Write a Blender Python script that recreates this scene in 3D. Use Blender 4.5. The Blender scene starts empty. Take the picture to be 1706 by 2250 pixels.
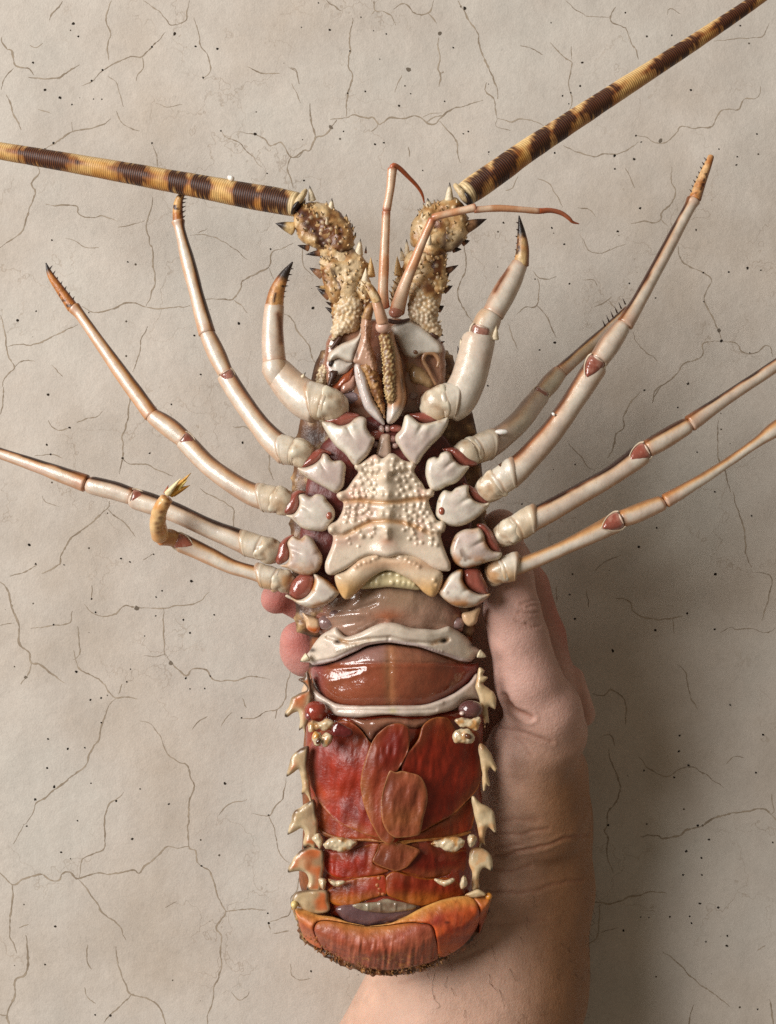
import bpy, math, random
import numpy as np
from mathutils import Vector, geometry

# ------------------------------------------------------------------ scale
# Lengths are noted in photo pixels (1 px = 0.13 mm on the plane of the lobster's belly) and turned into
# metres when a mesh is linked.  x to the right, y down, h = height above the wall.
K = 0.00013
DCAM, FOC = 3650.0, 3200.0
CX, CY = 853.0, 1125.0
rng = np.random.default_rng(7)
random.seed(7)

# ------------------------------------------------------------------ camera, world, light
sc = bpy.context.scene
col = sc.collection
cam_d = bpy.data.cameras.new('camera')
cam = bpy.data.objects.new('camera', cam_d)
col.objects.link(cam)
cam.location = (0, -DCAM * K, 0)
cam.rotation_euler = (math.radians(90), 0, 0)
cam_d.sensor_fit = 'HORIZONTAL'
cam_d.angle = 2 * math.atan(853.0 / FOC)
cam_d.clip_start = 0.01
cam_d.clip_end = 50
sc.camera = cam

world = bpy.data.worlds.new('World')
sc.world = world
world.use_nodes = True
bg = world.node_tree.nodes['Background']
bg.inputs['Color'].default_value = (1.0, 0.83, 0.62, 1)
bg.inputs['Strength'].default_value = 0.195


def area(name, loc, target, sx, sy, power, color):
    d = bpy.data.lights.new(name, 'AREA')
    d.shape = 'RECTANGLE'
    d.size, d.size_y, d.energy, d.color = sx, sy, power, color
    o = bpy.data.objects.new(name, d)
    col.objects.link(o)
    o.location = loc
    o.rotation_euler = (Vector(target) - Vector(loc)).to_track_quat('-Z', 'Z').to_euler()
    return o


area('window_light', (-1.20, -1.06, 0.44), (0.0, 0, 0.0), 0.95, 1.0, 42, (1.0, 0.97, 0.935))

sc.view_settings.view_transform = 'Standard'
sc.view_settings.look = 'None'
sc.view_settings.exposure = 0.0
sc.view_settings.gamma = 1.0
sc.view_settings.use_curve_mapping = False
sc.cycles.use_denoising = False
sc.cycles.max_bounces = 6

# ------------------------------------------------------------------ small maths
CROP = {'A': (600, 350, 3.354), 'B': (600, 750, 3.354), 'C': (600, 1250, 3.354), 'E': (600, 1700, 3.354),
        'H': (950, 1250, 3.354), 'L': (0, 250, 2.3957), 'M': (0, 850, 2.3957), 'R': (1000, 300, 2.3754),
        'S': (1000, 850, 2.3754), 'W': (700, 1700, 2.3957), 'T': (1000, 0, 2.3754), 'N': (0, 0, 2.3957),
        'Q': (0, 1350, 2.3957), 'V': (1250, 1350, 2.458), 'X': (550, 0, 3.049), 'P': (0, 0, 1.0)}


def cr(c, pts):
    """measurements taken on an enlarged detail -> photo pixels"""
    x0, y0, k = CROP[c]
    a = np.array(pts, float)
    a = a.copy()
    a[:, 0] = x0 + a[:, 0] / k
    a[:, 1] = y0 + a[:, 1] / k
    return a


def sc_h(h):
    return (DCAM - h) / FOC


def up(p):
    """(x, y, h) -> point in space, still in px lengths"""
    p = np.asarray(p, float)
    s = (DCAM - p[..., 2]) / FOC
    return np.stack([(p[..., 0] - CX) * s, (p[..., 1] - CY) * s, p[..., 2]], -1)


def px(V):
    s = (DCAM - V[:, 2]) / FOC
    return V[:, 0] / s + CX, V[:, 1] / s + CY


def to_world(V):
    return np.stack([V[:, 0], -V[:, 2], -V[:, 1]], 1) * K


def sm(e0, e1, x):
    t = np.clip((x - e0) / (e1 - e0 + 1e-9), 0, 1)
    return t * t * (3 - 2 * t)


def _hash(ix, iy, iz, seed):
    n = (ix * 374761393 + iy * 668265263 + iz * 2147483647 + seed * 974634777) & 0xffffffff
    n = ((n ^ (n >> 13)) * 1274126177) & 0xffffffff
    return ((n ^ (n >> 16)) & 0xffff) / 65535.0


def vn(P, size, seed=0, octs=2):
    """value noise 0..1 over points, feature size in px"""
    P = np.asarray(P, float)
    out, amp, tot = 0.0, 1.0, 0.0
    for o in range(octs):
        q = P / size * (2 ** o)
        i = np.floor(q).astype(np.int64)
        f = q - i
        f = f * f * (3 - 2 * f)
        v = 0
        for dx in (0, 1):
            for dy in (0, 1):
                for dz in (0, 1):
                    w = (f[:, 0] if dx else 1 - f[:, 0]) * (f[:, 1] if dy else 1 - f[:, 1]) * (f[:, 2] if dz else 1 - f[:, 2])
                    v = v + w * _hash(i[:, 0] + dx, i[:, 1] + dy, i[:, 2] + dz, seed + o * 17)
        out = out + amp * v
        tot += amp
        amp *= 0.5
    return out / tot


def spline(P, step=4.0, closed=False, m=None):
    """Catmull-Rom through the rows of P (extra columns ride along), resampled evenly by arc length"""
    P = np.asarray(P, float)
    n = len(P)
    if closed:
        Q = np.concatenate([P[-1:], P, P[:2]])
        segs = n
    else:
        Q = np.concatenate([2 * P[:1] - P[1:2], P, 2 * P[-1:] - P[-2:-1]])
        segs = n - 1
    t = np.linspace(0, 1, 13)[:-1][:, None]
    out = []
    for i in range(segs):
        p0, p1, p2, p3 = Q[i], Q[i + 1], Q[i + 2], Q[i + 3]
        out.append(0.5 * ((2 * p1) + (-p0 + p2) * t + (2 * p0 - 5 * p1 + 4 * p2 - p3) * t ** 2 + (-p0 + 3 * p1 - 3 * p2 + p3) * t ** 3))
    C = np.concatenate(out + [P[:1] if closed else P[-1:]])
    d = np.r_[0, np.cumsum(np.linalg.norm(np.diff(C[:, :3], axis=0), axis=1))]
    if m is None:
        m = max(4, int(d[-1] / step) + 1)
    s = np.linspace(0, d[-1], m + 1 if closed else m)
    if closed:
        s = s[:-1]
    return np.stack([np.interp(s, d, C[:, k]) for k in range(C.shape[1])], 1)


def lin(c):
    c = np.asarray(c, float) / 255.0
    return np.where(c <= 0.04045, c / 12.92, ((c + 0.055) / 1.055) ** 2.4)


def mix(a, b, t):
    t = np.asarray(t)[..., None]
    return a * (1 - t) + b * t


# ------------------------------------------------------------------ meshes
class Msh:
    def __init__(self, V, F, **attr):
        self.V, self.F = np.asarray(V, float), F
        self.a = attr

    def tris(s):
        out = []
        F = s.F
        if isinstance(F, np.ndarray):
            return F if F.shape[1] == 3 else np.concatenate([F[:, [0, 1, 2]], F[:, [0, 2, 3]]])
        for f in F:
            for k in range(1, len(f) - 1):
                out.append((f[0], f[k], f[k + 1]))
        return np.array(out)

    def orient(s):
        T = s.tris()
        W = to_world(s.V) / K
        W = W - W.mean(0)
        v = np.einsum('ij,ij->i', W[T[:, 0]], np.cross(W[T[:, 1]], W[T[:, 2]])).sum()
        if v < 0:
            s.F = s.F[:, ::-1] if isinstance(s.F, np.ndarray) else [tuple(reversed(f)) for f in s.F]
        return s

    def normals(s):
        """outward normals in px space"""
        s.orient()
        T = s.tris()
        a, b, c = s.V[T[:, 0]], s.V[T[:, 1]], s.V[T[:, 2]]
        fn = -np.cross(b - a, c - a)      # px space is mirrored against world space
        N = np.zeros_like(s.V)
        for k in range(3):
            np.add.at(N, T[:, k], fn)
        N /= np.linalg.norm(N, axis=1)[:, None] + 1e-9
        return N

    def bumps(s, centres, r, h, power=2.0):
        """raise rounded bumps round the centres (r and h scalars or arrays)"""
        N = s.normals()
        r = np.broadcast_to(r, (len(centres),))
        h = np.broadcast_to(h, (len(centres),))
        D = np.zeros(len(s.V))
        for c, rr, hh in zip(centres, r, h):
            d = np.linalg.norm(s.V - c, axis=1) / rr
            D = np.maximum(D, hh * np.exp(-d ** power)) if hh > 0 else np.minimum(D, hh * np.exp(-d ** power))
        s.V = s.V + N * D[:, None]
        s.a['bump'] = D
        return s

    def lump(s, size, amp, seed=1):
        N = s.normals()
        s.V = s.V + N * ((vn(s.V, size, seed) - 0.5) * 2 * amp)[:, None]
        return s

    def pick(s, n, front=0.0, seed=0, mind=8):
        """n spread-out points on the side that faces away from the wall"""
        g = np.random.default_rng(seed)
        N = s.normals()
        idx = np.where(N[:, 2] > front)[0]
        g.shuffle(idx)
        out = []
        for i in idx:
            p = s.V[i]
            if all(np.linalg.norm(p - q) > mind for q in out):
                out.append(p)
                if len(out) >= n:
                    break
        return np.array(out)


def join(ms):
    V, F, o = [], [], 0
    keys = set.intersection(*[set(m.a) for m in ms]) if ms else set()
    for m in ms:
        V.append(m.V)
        F += [tuple(int(i) + o for i in f) for f in m.F]
        o += len(m.V)
    return Msh(np.concatenate(V), F, **{k: np.concatenate([m.a[k] for m in ms]) for k in keys})


def tube(P, R, n=20, step=4.0, fz=1.0, caps=(0.5, 0.5), m=None, up0=(0, -1, 0)):
    """P rows (x, y, h) in photo px, R radii in px; fz = depth / width of the cross section.
    attributes: t 0..1 along, side -1..1 across (+1 towards up0), s arc length"""
    P = np.asarray(P, float)
    R = np.broadcast_to(np.asarray(R, float), (len(P),))
    U = up(P)
    C = spline(np.c_[U, R * sc_h(P[:, 2])], step, m=m)
    X, r = C[:, :3], np.maximum(C[:, 3], 0.3)
    T = np.gradient(X, axis=0)
    T /= np.linalg.norm(T, axis=1)[:, None] + 1e-9
    S = np.zeros_like(X)
    ref = np.array(up0, float)
    a = ref - T[0] * ref.dot(T[0])
    view = np.array([0, 0, 1.0])
    b = np.cross(T[0], view)
    if np.linalg.norm(b) > 0.35:
        b /= np.linalg.norm(b)
        a = b if b.dot(ref) >= 0 else -b
    a /= np.linalg.norm(a) + 1e-9
    for i in range(len(X)):
        a = a - T[i] * a.dot(T[i])
        a /= np.linalg.norm(a) + 1e-9
        S[i] = a
    B = np.cross(T, S)
    if B[len(B) // 2, 2] < 0:
        B = -B
    s = np.r_[0, np.cumsum(np.linalg.norm(np.diff(X, axis=0), axis=1))]
    rings = []
    kc = 4
    if caps[0] > 0:
        for j in range(kc, 0, -1):
            q = j / kc * math.pi / 2 * 0.97
            rings.append((X[0] - T[0] * r[0] * caps[0] * math.sin(q), S[0], B[0], r[0] * math.cos(q), 0.0, s[0]))
    for i in range(len(X)):
        rings.append((X[i], S[i], B[i], r[i], s[i] / s[-1], s[i]))
    if caps[1] > 0:
        for j in range(1, kc + 1):
            q = j / kc * math.pi / 2 * 0.97
            rings.append((X[-1] + T[-1] * r[-1] * caps[1] * math.sin(q), S[-1], B[-1], r[-1] * math.cos(q), 1.0, s[-1]))
    ang = np.arange(n) / n * 2 * math.pi
    ca, sa = np.cos(ang), np.sin(ang)
    V, tt, side, ss = [], [], [], []
    for c, s_, b_, rr, t_, sl in rings:
        V.append(c + (s_[None] * ca[:, None] + b_[None] * sa[:, None] * fz) * rr)
        tt.append(np.full(n, t_))
        side.append(ca)
        ss.append(np.full(n, sl))
    V = np.concatenate(V)
    L = len(rings)
    i = np.arange(L - 1)[:, None] * n
    j = np.arange(n)[None]
    jn = (j + 1) % n
    F = np.stack([i + j, i + jn, i + n + jn, i + n + j], -1).reshape(-1, 4)
    F = [tuple(f) for f in F.tolist()] + [tuple(range(n)), tuple(range((L - 1) * n, L * n))]
    return Msh(V, F, t=np.concatenate(tt), side=np.concatenate(side), s=np.concatenate(ss))


def poly_dist(pts, poly):
    """distance to a closed outline and inside flag"""
    a = poly
    b = np.roll(poly, -1, 0)
    dmin = np.full(len(pts), 1e9)
    ins = np.zeros(len(pts), bool)
    for p, q in zip(a, b):
        e = q - p
        w = pts - p
        t = np.clip((w @ e) / (e @ e + 1e-9), 0, 1)
        d = np.hypot(*(w - t[:, None] * e).T)
        dmin = np.minimum(dmin, d)
        c = (p[1] > pts[:, 1]) != (q[1] > pts[:, 1])
        with np.errstate(divide='ignore', invalid='ignore'):
            xx = (q[0] - p[0]) * (pts[:, 1] - p[1]) / (q[1] - p[1] + 1e-12) + p[0]
        ins ^= c & (pts[:, 0] < xx)
    return dmin, ins


def line_dist(x, y, line):
    d = np.full(len(x), 1e9)
    pts = np.stack([x, y], 1)
    line = np.asarray(line, float)
    for p, q in zip(line[:-1], line[1:]):
        e = q - p
        w = pts - p
        t = np.clip((w @ e) / (e @ e + 1e-9), 0, 1)
        d = np.minimum(d, np.hypot(*(w - t[:, None] * e).T))
    return d


def pillow(out, hc, top=14, bot=10, r=14, step=5.0, disp=None, smooth=True, ostep=None, rim=1.0):
    """a closed, cushioned plate.  out: outline (photo px); hc: mid height, number or f(x, y); top/bot: thickness
    above / below it; r: how far from the rim it reaches full thickness; disp(x, y, d): extra height of the top face.
    attributes: d = distance to the rim, face = 1 on top"""
    O = spline(np.asarray(out, float), ostep or step * 0.8, closed=True) if smooth else np.asarray(out, float)
    lo, hi = O.min(0), O.max(0)
    gx, gy = np.meshgrid(np.arange(lo[0] - 1, hi[0] + 1, step), np.arange(lo[1] - 1, hi[1] + 1, step))
    gx = gx + (np.arange(gx.shape[0]) % 2)[:, None] * step * 0.5
    G = np.stack([gx.ravel(), gy.ravel()], 1)
    G = G + (np.random.default_rng(3).random(G.shape) - 0.5) * step * 0.15
    d, ins = poly_dist(G, O)
    G = G[ins & (d > step * 0.45)]
    # rings close to the rim, so that it turns over smoothly
    nrm = np.roll(O, -1, 0) - np.roll(O, 1, 0)
    nrm = np.stack([-nrm[:, 1], nrm[:, 0]], 1)
    nrm /= np.linalg.norm(nrm, axis=1)[:, None] + 1e-9
    probe = O + nrm * 1.0
    _, pin = poly_dist(probe, O)
    if pin.mean() < 0.5:
        nrm = -nrm
    extra = []
    for q in (0.06, 0.22, 0.5):
        w = q * r
        if w < 0.25 * step:
            pts = O + nrm * w
        elif w < 1.4 * step:
            pts = O[::1] + nrm * w
        else:
            continue
        dd, ii = poly_dist(pts, O)
        pts = pts[ii & (dd > w * 0.85)]
        extra.append(pts)
    E = np.concatenate(extra) if extra else np.zeros((0, 2))
    if len(E) and len(G):
        keep = np.ones(len(G), bool)
        for k in range(0, len(G), 2000):
            dm = ((G[k:k + 2000, None, :] - E[None]) ** 2).sum(-1).min(1)
            keep[k:k + 2000] = dm > (0.45 * step) ** 2
        G = G[keep]
    A = np.concatenate([O, E, G])
    nb = len(O)
    co = [Vector(p) for p in A.tolist()]
    res = geometry.delaunay_2d_cdt(co, [], [list(range(nb))], 1, 1e-5)
    P2 = np.array([tuple(v) for v in res[0]])
    tri = np.array([f for f in res[2] if len(f) == 3])
    d, _ = poly_dist(P2, O)
    onb = d < 1e-3
    prof = np.sqrt(np.clip(1 - (1 - np.clip(d / r, 0, 1)) ** 2, 0, 1)) ** rim
    x, y = P2[:, 0], P2[:, 1]
    h0 = hc(x, y) if callable(hc) else np.full(len(x), float(hc))
    hT = h0 + (top(x, y, d) if callable(top) else top) * prof
    if disp is not None:
        hT = hT + disp(x, y, d) * np.clip(d / 3.0, 0, 1)
    hB = h0 - bot * prof
    n = len(P2)
    VT = up(np.c_[P2, hT])
    inner = np.where(~onb)[0]
    mp = np.arange(n)
    mp[inner] = n + np.arange(len(inner))
    VB = up(np.c_[P2[inner], hB[inner]])
    V = np.concatenate([VT, VB])
    F = np.concatenate([tri, mp[tri][:, ::-1]])
    return Msh(V, F, d=np.r_[d, d[inner]], face=np.r_[np.ones(n), np.zeros(len(inner))])


def ball(c, r, rs=None, n=14):
    """ellipsoid at photo px (x, y, h); r = (rx, ry, rh)"""
    c = np.asarray(c, float)
    s = sc_h(c[2])
    r = np.broadcast_to(np.asarray(r, float), (3,)) * np.array([s, s, 1.0])
    V, F = [], []
    m = n // 2 + 1
    for i in range(m + 1):
        a = math.pi * i / m
        for j in range(n):
            b = 2 * math.pi * j / n
            V.append((math.sin(a) * math.cos(b), math.sin(a) * math.sin(b), math.cos(a)))
    V = np.array(V)
    if rs is not None:                     # turn in the picture plane by rs radians
        V = V * r
        cs, sn = math.cos(rs), math.sin(rs)
        V = np.stack([V[:, 0] * cs - V[:, 1] * sn, V[:, 0] * sn + V[:, 1] * cs, V[:, 2]], 1)
    else:
        V = V * r
    V = V + up(c[None])[0]
    F = [(i * n + j, i * n + (j + 1) % n, (i + 1) * n + (j + 1) % n, (i + 1) * n + j) for i in range(m) for j in range(n)]
    return Msh(V, np.array(F))


def spike(b, tip, r, bend=(0, 0, 0), n=9, k=6, fz=1.0):
    """thorn from b to tip (x, y, h in photo px)"""
    b, tip = np.asarray(b, float), np.asarray(tip, float)
    mid = (b + tip) / 2 + np.asarray(bend, float)
    return tube([b, mid, tip], [r, r * 0.62, 0.4], n=n, m=k, fz=fz, caps=(0.3, 0.0))


# ---- signed distance bodies
class Field:
    def __init__(s, lo, hi, vox):
        s.lo, s.vox = np.asarray(lo, float), vox
        s.n = np.ceil((np.asarray(hi) - s.lo) / vox).astype(int) + 1
        s.D = np.full(s.n, 1e3, np.float32)
        s.ax = [s.lo[k] + np.arange(s.n[k]) * vox for k in range(3)]

    def cone(s, a, b, ra, rb, k=12.0, fz=1.0, sub=False):
        """tapered capsule between photo px points, blended in with radius k; fz > 1 flattens it in depth"""
        a, b = np.asarray(a, float), np.asarray(b, float)
        ra, rb = ra * sc_h(a[2]), rb * sc_h(b[2])
        a, b = up(a[None])[0], up(b[None])[0]
        R = max(ra, rb) + 3 * k + 4
        sl = []
        for q in range(3):
            l, h = min(a[q], b[q]) - R, max(a[q], b[q]) + R
            i0 = max(0, int((l - s.lo[q]) / s.vox))
            i1 = min(s.n[q], int((h - s.lo[q]) / s.vox) + 2)
            if i1 <= i0:
                return
            sl.append(slice(i0, i1))
        X = s.ax[0][sl[0]][:, None, None].astype(np.float32)
        Y = s.ax[1][sl[1]][None, :, None].astype(np.float32)
        Z = s.ax[2][sl[2]][None, None, :].astype(np.float32)
        e = b - a
        ee = e[0] ** 2 + e[1] ** 2 + (e[2] * fz) ** 2 + 1e-9
        dx, dy, dz = X - a[0], Y - a[1], (Z - a[2]) * fz
        t = np.clip((dx * e[0] + dy * e[1] + dz * e[2] * fz) / ee, 0, 1)
        d = np.sqrt((dx - t * e[0]) ** 2 + (dy - t * e[1]) ** 2 + (dz - t * e[2] * fz) ** 2) - (ra + (rb - ra) * t)
        v = s.D[tuple(sl)]
        if sub:
            d = -d
            hh = np.clip(0.5 - 0.5 * (d - v) / k, 0, 1)
            s.D[tuple(sl)] = np.maximum(v, d) if k <= 0 else (v * hh + d * (1 - hh) + k * hh * (1 - hh))
        else:
            hh = np.clip(0.5 + 0.5 * (d - v) / k, 0, 1)
            s.D[tuple(sl)] = d * (1 - hh) + v * hh - k * hh * (1 - hh)

    def chain(s, rows, k=12.0, fz=1.0):
        for p, q in zip(rows[:-1], rows[1:]):
            s.cone(p[:3], q[:3], p[3], q[3], k, fz)

    def mesh(s, relax=2):
        D = s.D
        neg = D < 0
        nx, ny, nz = D.shape
        c = [neg[i:nx - 1 + i, j:ny - 1 + j, k:nz - 1 + k] for i in (0, 1) for j in (0, 1) for k in (0, 1)]
        anyn = np.logical_or.reduce(c)
        alln = np.logical_and.reduce(c)
        cell = anyn & ~alln
        ci = np.argwhere(cell)
        idx = -np.ones(cell.shape, np.int64)
        idx[cell] = np.arange(len(ci))
        acc = np.zeros((len(ci), 3))
        cnt = np.zeros(len(ci))
        corners = [(i, j, k) for i in (0, 1) for j in (0, 1) for k in (0, 1)]
        for A in corners:
            for q in range(3):
                if A[q] == 0:
                    Bc = list(A)
                    Bc[q] = 1
                    va = D[ci[:, 0] + A[0], ci[:, 1] + A[1], ci[:, 2] + A[2]]
                    vb = D[ci[:, 0] + Bc[0], ci[:, 1] + Bc[1], ci[:, 2] + Bc[2]]
                    x = (va < 0) != (vb < 0)
                    t = np.where(x, va / (va - vb + 1e-12), 0)
                    p = np.tile(np.array(A, float), (len(ci), 1))
                    p[:, q] += t
                    acc[x] += p[x]
                    cnt[x] += 1
        V = s.lo + (ci + acc / cnt[:, None]) * s.vox
        F = []
        for q in range(3):
            o = [1, 2] if q == 0 else ([0, 2] if q == 1 else [0, 1])
            a = neg.take(range(0, D.shape[q] - 1), axis=q)
            b = neg.take(range(1, D.shape[q]), axis=q)
            e = np.argwhere(a != b)
            e = e[(e[:, o[0]] > 0) & (e[:, o[1]] > 0) & (e[:, o[0]] < D.shape[o[0]] - 1) & (e[:, o[1]] < D.shape[o[1]] - 1)]
            sgn = a[e[:, 0], e[:, 1], e[:, 2]]
            qd = []
            for (u, v) in ((-1, -1), (0, -1), (0, 0), (-1, 0)):
                g = e.copy()
                g[:, o[0]] += u
                g[:, o[1]] += v
                qd.append(idx[g[:, 0], g[:, 1], g[:, 2]])
            qd = np.stack(qd, 1)
            if q == 1:
                sgn = ~sgn
            qd[~sgn] = qd[~sgn][:, ::-1]
            F.append(qd)
        F = np.concatenate(F)
        F = F[(F >= 0).all(1)]
        M = Msh(V, F)
        E = np.concatenate([F[:, [0, 1]], F[:, [1, 2]], F[:, [2, 3]], F[:, [3, 0]]])
        for _ in range(relax):
            S = np.zeros_like(M.V)
            w = np.zeros(len(M.V))
            np.add.at(S, E[:, 0], M.V[E[:, 1]])
            np.add.at(w, E[:, 0], 1)
            np.add.at(S, E[:, 1], M.V[E[:, 0]])
            np.add.at(w, E[:, 1], 1)
            M.V = 0.4 * M.V + 0.6 * S / np.maximum(w, 1)[:, None]
        return M


# ------------------------------------------------------------------ linking
WLOC = {}


def put(name, M, mat, parent=None, color=None, kind=None, label=None, flat=False):
    """link a Msh as one object; color: (r, g, b) sRGB or one linear colour per vertex"""
    M.orient()
    W = to_world(M.V)
    c = (W.min(0) + W.max(0)) / 2
    me = bpy.data.meshes.new(name)
    F = M.F.tolist() if isinstance(M.F, np.ndarray) else M.F
    me.from_pydata((W - c).tolist(), [], F)
    if not flat:
        me.polygons.foreach_set('use_smooth', np.ones(len(me.polygons), bool))
    if color is not None:
        ca = np.asarray(color, float)
        if ca.ndim == 1:
            ca = np.tile(lin(ca), (len(W), 1))
        at = me.color_attributes.new('Col', 'FLOAT_COLOR', 'POINT')
        at.data.foreach_set('color', np.c_[np.clip(ca, 0, 1), np.ones(len(W))].astype(np.float32).ravel())
    me.materials.append(mat)
    me.update()
    o = bpy.data.objects.new(name, me)
    col.objects.link(o)
    pl = np.zeros(3)
    if parent is not None:
        o.parent = parent
        pl = WLOC[parent.name]
    o.location = tuple(c - pl)
    WLOC[o.name] = c
    if kind:
        o['kind'] = kind
    if label:
        o['label'] = label
    return o


def empty(name, p, parent=None, label=None):
    o = bpy.data.objects.new(name, None)
    o.empty_display_size = 0.01
    col.objects.link(o)
    w = to_world(up(np.array([p], float)))[0]
    pl = np.zeros(3)
    if parent is not None:
        o.parent = parent
        pl = WLOC[parent.name]
    o.location = tuple(w - pl)
    WLOC[o.name] = w
    if label:
        o['label'] = label
    return o


def tag(o, label, cat, group=None):
    o['label'] = label
    o['category'] = cat
    if group:
        o['group'] = group


# ------------------------------------------------------------------ materials
def nodes(name):
    m = bpy.data.materials.new(name)
    m.use_nodes = True
    nt = m.node_tree
    b = nt.nodes['Principled BSDF']
    return m, nt, b


def N(nt, typ, **kw):
    n = nt.nodes.new(typ)
    for k, v in kw.items():
        if k in n.inputs:
            n.inputs[k].default_value = v
        else:
            setattr(n, k, v)
    return n


def noise(nt, scale, detail=3, rough=0.55, stretch=None):
    tc = N(nt, 'ShaderNodeTexCoord')
    n = N(nt, 'ShaderNodeTexNoise')
    n.inputs['Scale'].default_value = scale
    n.inputs['Detail'].default_value = detail
    n.inputs['Roughness'].default_value = rough
    if stretch:
        mp = N(nt, 'ShaderNodeMapping')
        mp.inputs['Scale'].default_value = stretch
        nt.links.new(tc.outputs['Object'], mp.inputs['Vector'])
        nt.links.new(mp.outputs['Vector'], n.inputs['Vector'])
    else:
        nt.links.new(tc.outputs['Object'], n.inputs['Vector'])
    return n


def ramp(nt, src, stops):
    r = N(nt, 'ShaderNodeValToRGB')
    el = r.color_ramp.elements
    while len(el) < len(stops):
        el.new(0.5)
    for e, (p, c) in zip(el, stops):
        e.position = p
        e.color = (c, c, c, 1) if not isinstance(c, tuple) else (*c, 1)
    nt.links.new(src, r.inputs['Fac'])
    return r


def mulcol(nt, a, b, fac=1.0):
    m = N(nt, 'ShaderNodeMix', data_type='RGBA', blend_type='MULTIPLY')
    m.inputs['Factor'].default_value = fac
    nt.links.new(a, m.inputs['A'])
    nt.links.new(b, m.inputs['B'])
    return m.outputs['Result']


def organic(name, rough=(0.25, 0.45), sss=0.15, sssr=(1.0, 0.55, 0.35), ssscale=0.0015, coat=0.25, coatr=0.1, bumps=((900, 0.1, 0.0003),),
            var=(0.86, 1.06), varscale=500, spec=0.5, speck=None, stretch=None):
    """vertex-pigmented living tissue: soft light, fine noise in pigment, gloss and relief"""
    m, nt, b = nodes(name)
    L = nt.links.new
    at = N(nt, 'ShaderNodeAttribute', attribute_name='Col')
    n1 = noise(nt, varscale, 4, 0.6, stretch)
    r1 = ramp(nt, n1.outputs['Fac'], [(0.28, var[0]), (0.72, var[1])])
    c = mulcol(nt, at.outputs['Color'], r1.outputs['Color'])
    if speck:
        n2 = noise(nt, speck[0], 2, 0.5)
        r2 = ramp(nt, n2.outputs['Fac'], [(speck[1], (1, 1, 1)), (speck[1] + 0.06, speck[2])])
        c = mulcol(nt, c, r2.outputs['Color'])
    L(c, b.inputs['Base Color'])
    n3 = noise(nt, 260, 3)
    mr = N(nt, 'ShaderNodeMapRange')
    mr.inputs['From Min'].default_value = 0.3
    mr.inputs['From Max'].default_value = 0.7
    mr.inputs['To Min'].default_value = rough[0]
    mr.inputs['To Max'].default_value = rough[1]
    L(n3.outputs['Fac'], mr.inputs['Value'])
    L(mr.outputs['Result'], b.inputs['Roughness'])
    b.inputs['Subsurface Weight'].default_value = sss
    b.inputs['Subsurface Radius'].default_value = sssr
    b.inputs['Subsurface Scale'].default_value = ssscale
    b.inputs['Coat Weight'].default_value = coat
    b.inputs['Coat Roughness'].default_value = coatr
    b.inputs['Specular IOR Level'].default_value = spec
    prev = None
    for (scl, st, dist) in bumps:
        nb = noise(nt, scl, 4, 0.6, stretch)
        bp = N(nt, 'ShaderNodeBump')
        bp.inputs['Strength'].default_value = st
        bp.inputs['Distance'].default_value = dist
        L(nb.outputs['Fac'], bp.inputs['Height'])
        if prev is not None:
            L(prev.outputs['Normal'], bp.inputs['Normal'])
        prev = bp
    if prev is not None:
        L(prev.outputs['Normal'], b.inputs['Normal'])
        if coat:
            L(prev.outputs['Normal'], b.inputs['Coat Normal'])
    return m


M_SHELL = organic('pale_shell', rough=(0.24, 0.42), sss=0.10, ssscale=0.0005, coat=0.3, coatr=0.08, bumps=((210, 0.40, 0.0005), (1500, 0.14, 0.0001)), var=(0.80, 1.05), varscale=420, speck=(2600, 0.66, (0.80, 0.72, 0.62)))
M_HORN = organic('mottled_horn', rough=(0.34, 0.56), sss=0.05, ssscale=0.0004, coat=0.12, coatr=0.15, bumps=((350, 0.6, 0.0006), (1600, 0.4, 0.0002)), var=(0.66, 1.15), varscale=800)
M_WHIP = organic('banded_whip', rough=(0.4, 0.6), sss=0.03, ssscale=0.0003, coat=0.05, coatr=0.2, bumps=((1500, 0.3, 0.0002),), var=(0.8, 1.12), varscale=900, spec=0.35)
M_MEAT = organic('wet_membrane', rough=(0.10, 0.28), sss=0.18, sssr=(1.0, 0.45, 0.3), ssscale=0.0012, coat=0.7, coatr=0.05, bumps=((130, 0.3, 0.0013), (520, 0.25, 0.0004)), var=(0.82, 1.08), varscale=260)
M_LEAF = organic('swimmeret_leaf', spec=0.35, rough=(0.32, 0.55), sss=0.08, sssr=(1.0, 0.45, 0.3), ssscale=0.0008, coat=0.14, coatr=0.22, bumps=((170, 0.35, 0.0009), (1300, 0.5, 0.00022)), var=(0.72, 1.14), varscale=340)
M_FAN = organic('tail_fan_tissue', rough=(0.36, 0.56), sss=0.06, ssscale=0.0006, coat=0.12, coatr=0.25, bumps=((150, 0.35, 0.001), (1000, 0.55, 0.0003)), var=(0.7, 1.14), varscale=460)
M_SKIN = organic('skin', rough=(0.44, 0.62), sss=0.28, sssr=(1.0, 0.5, 0.32), ssscale=0.0018, coat=0.0, bumps=((300, 0.3, 0.0007), (700, 0.35, 0.0004), (1700, 0.6, 0.0003)), var=(0.88, 1.07), varscale=260, spec=0.3)
M_DARK = organic('dark_tip', rough=(0.25, 0.4), sss=0.0, coat=0.3, bumps=((900, 0.2, 0.0002),))
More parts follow.
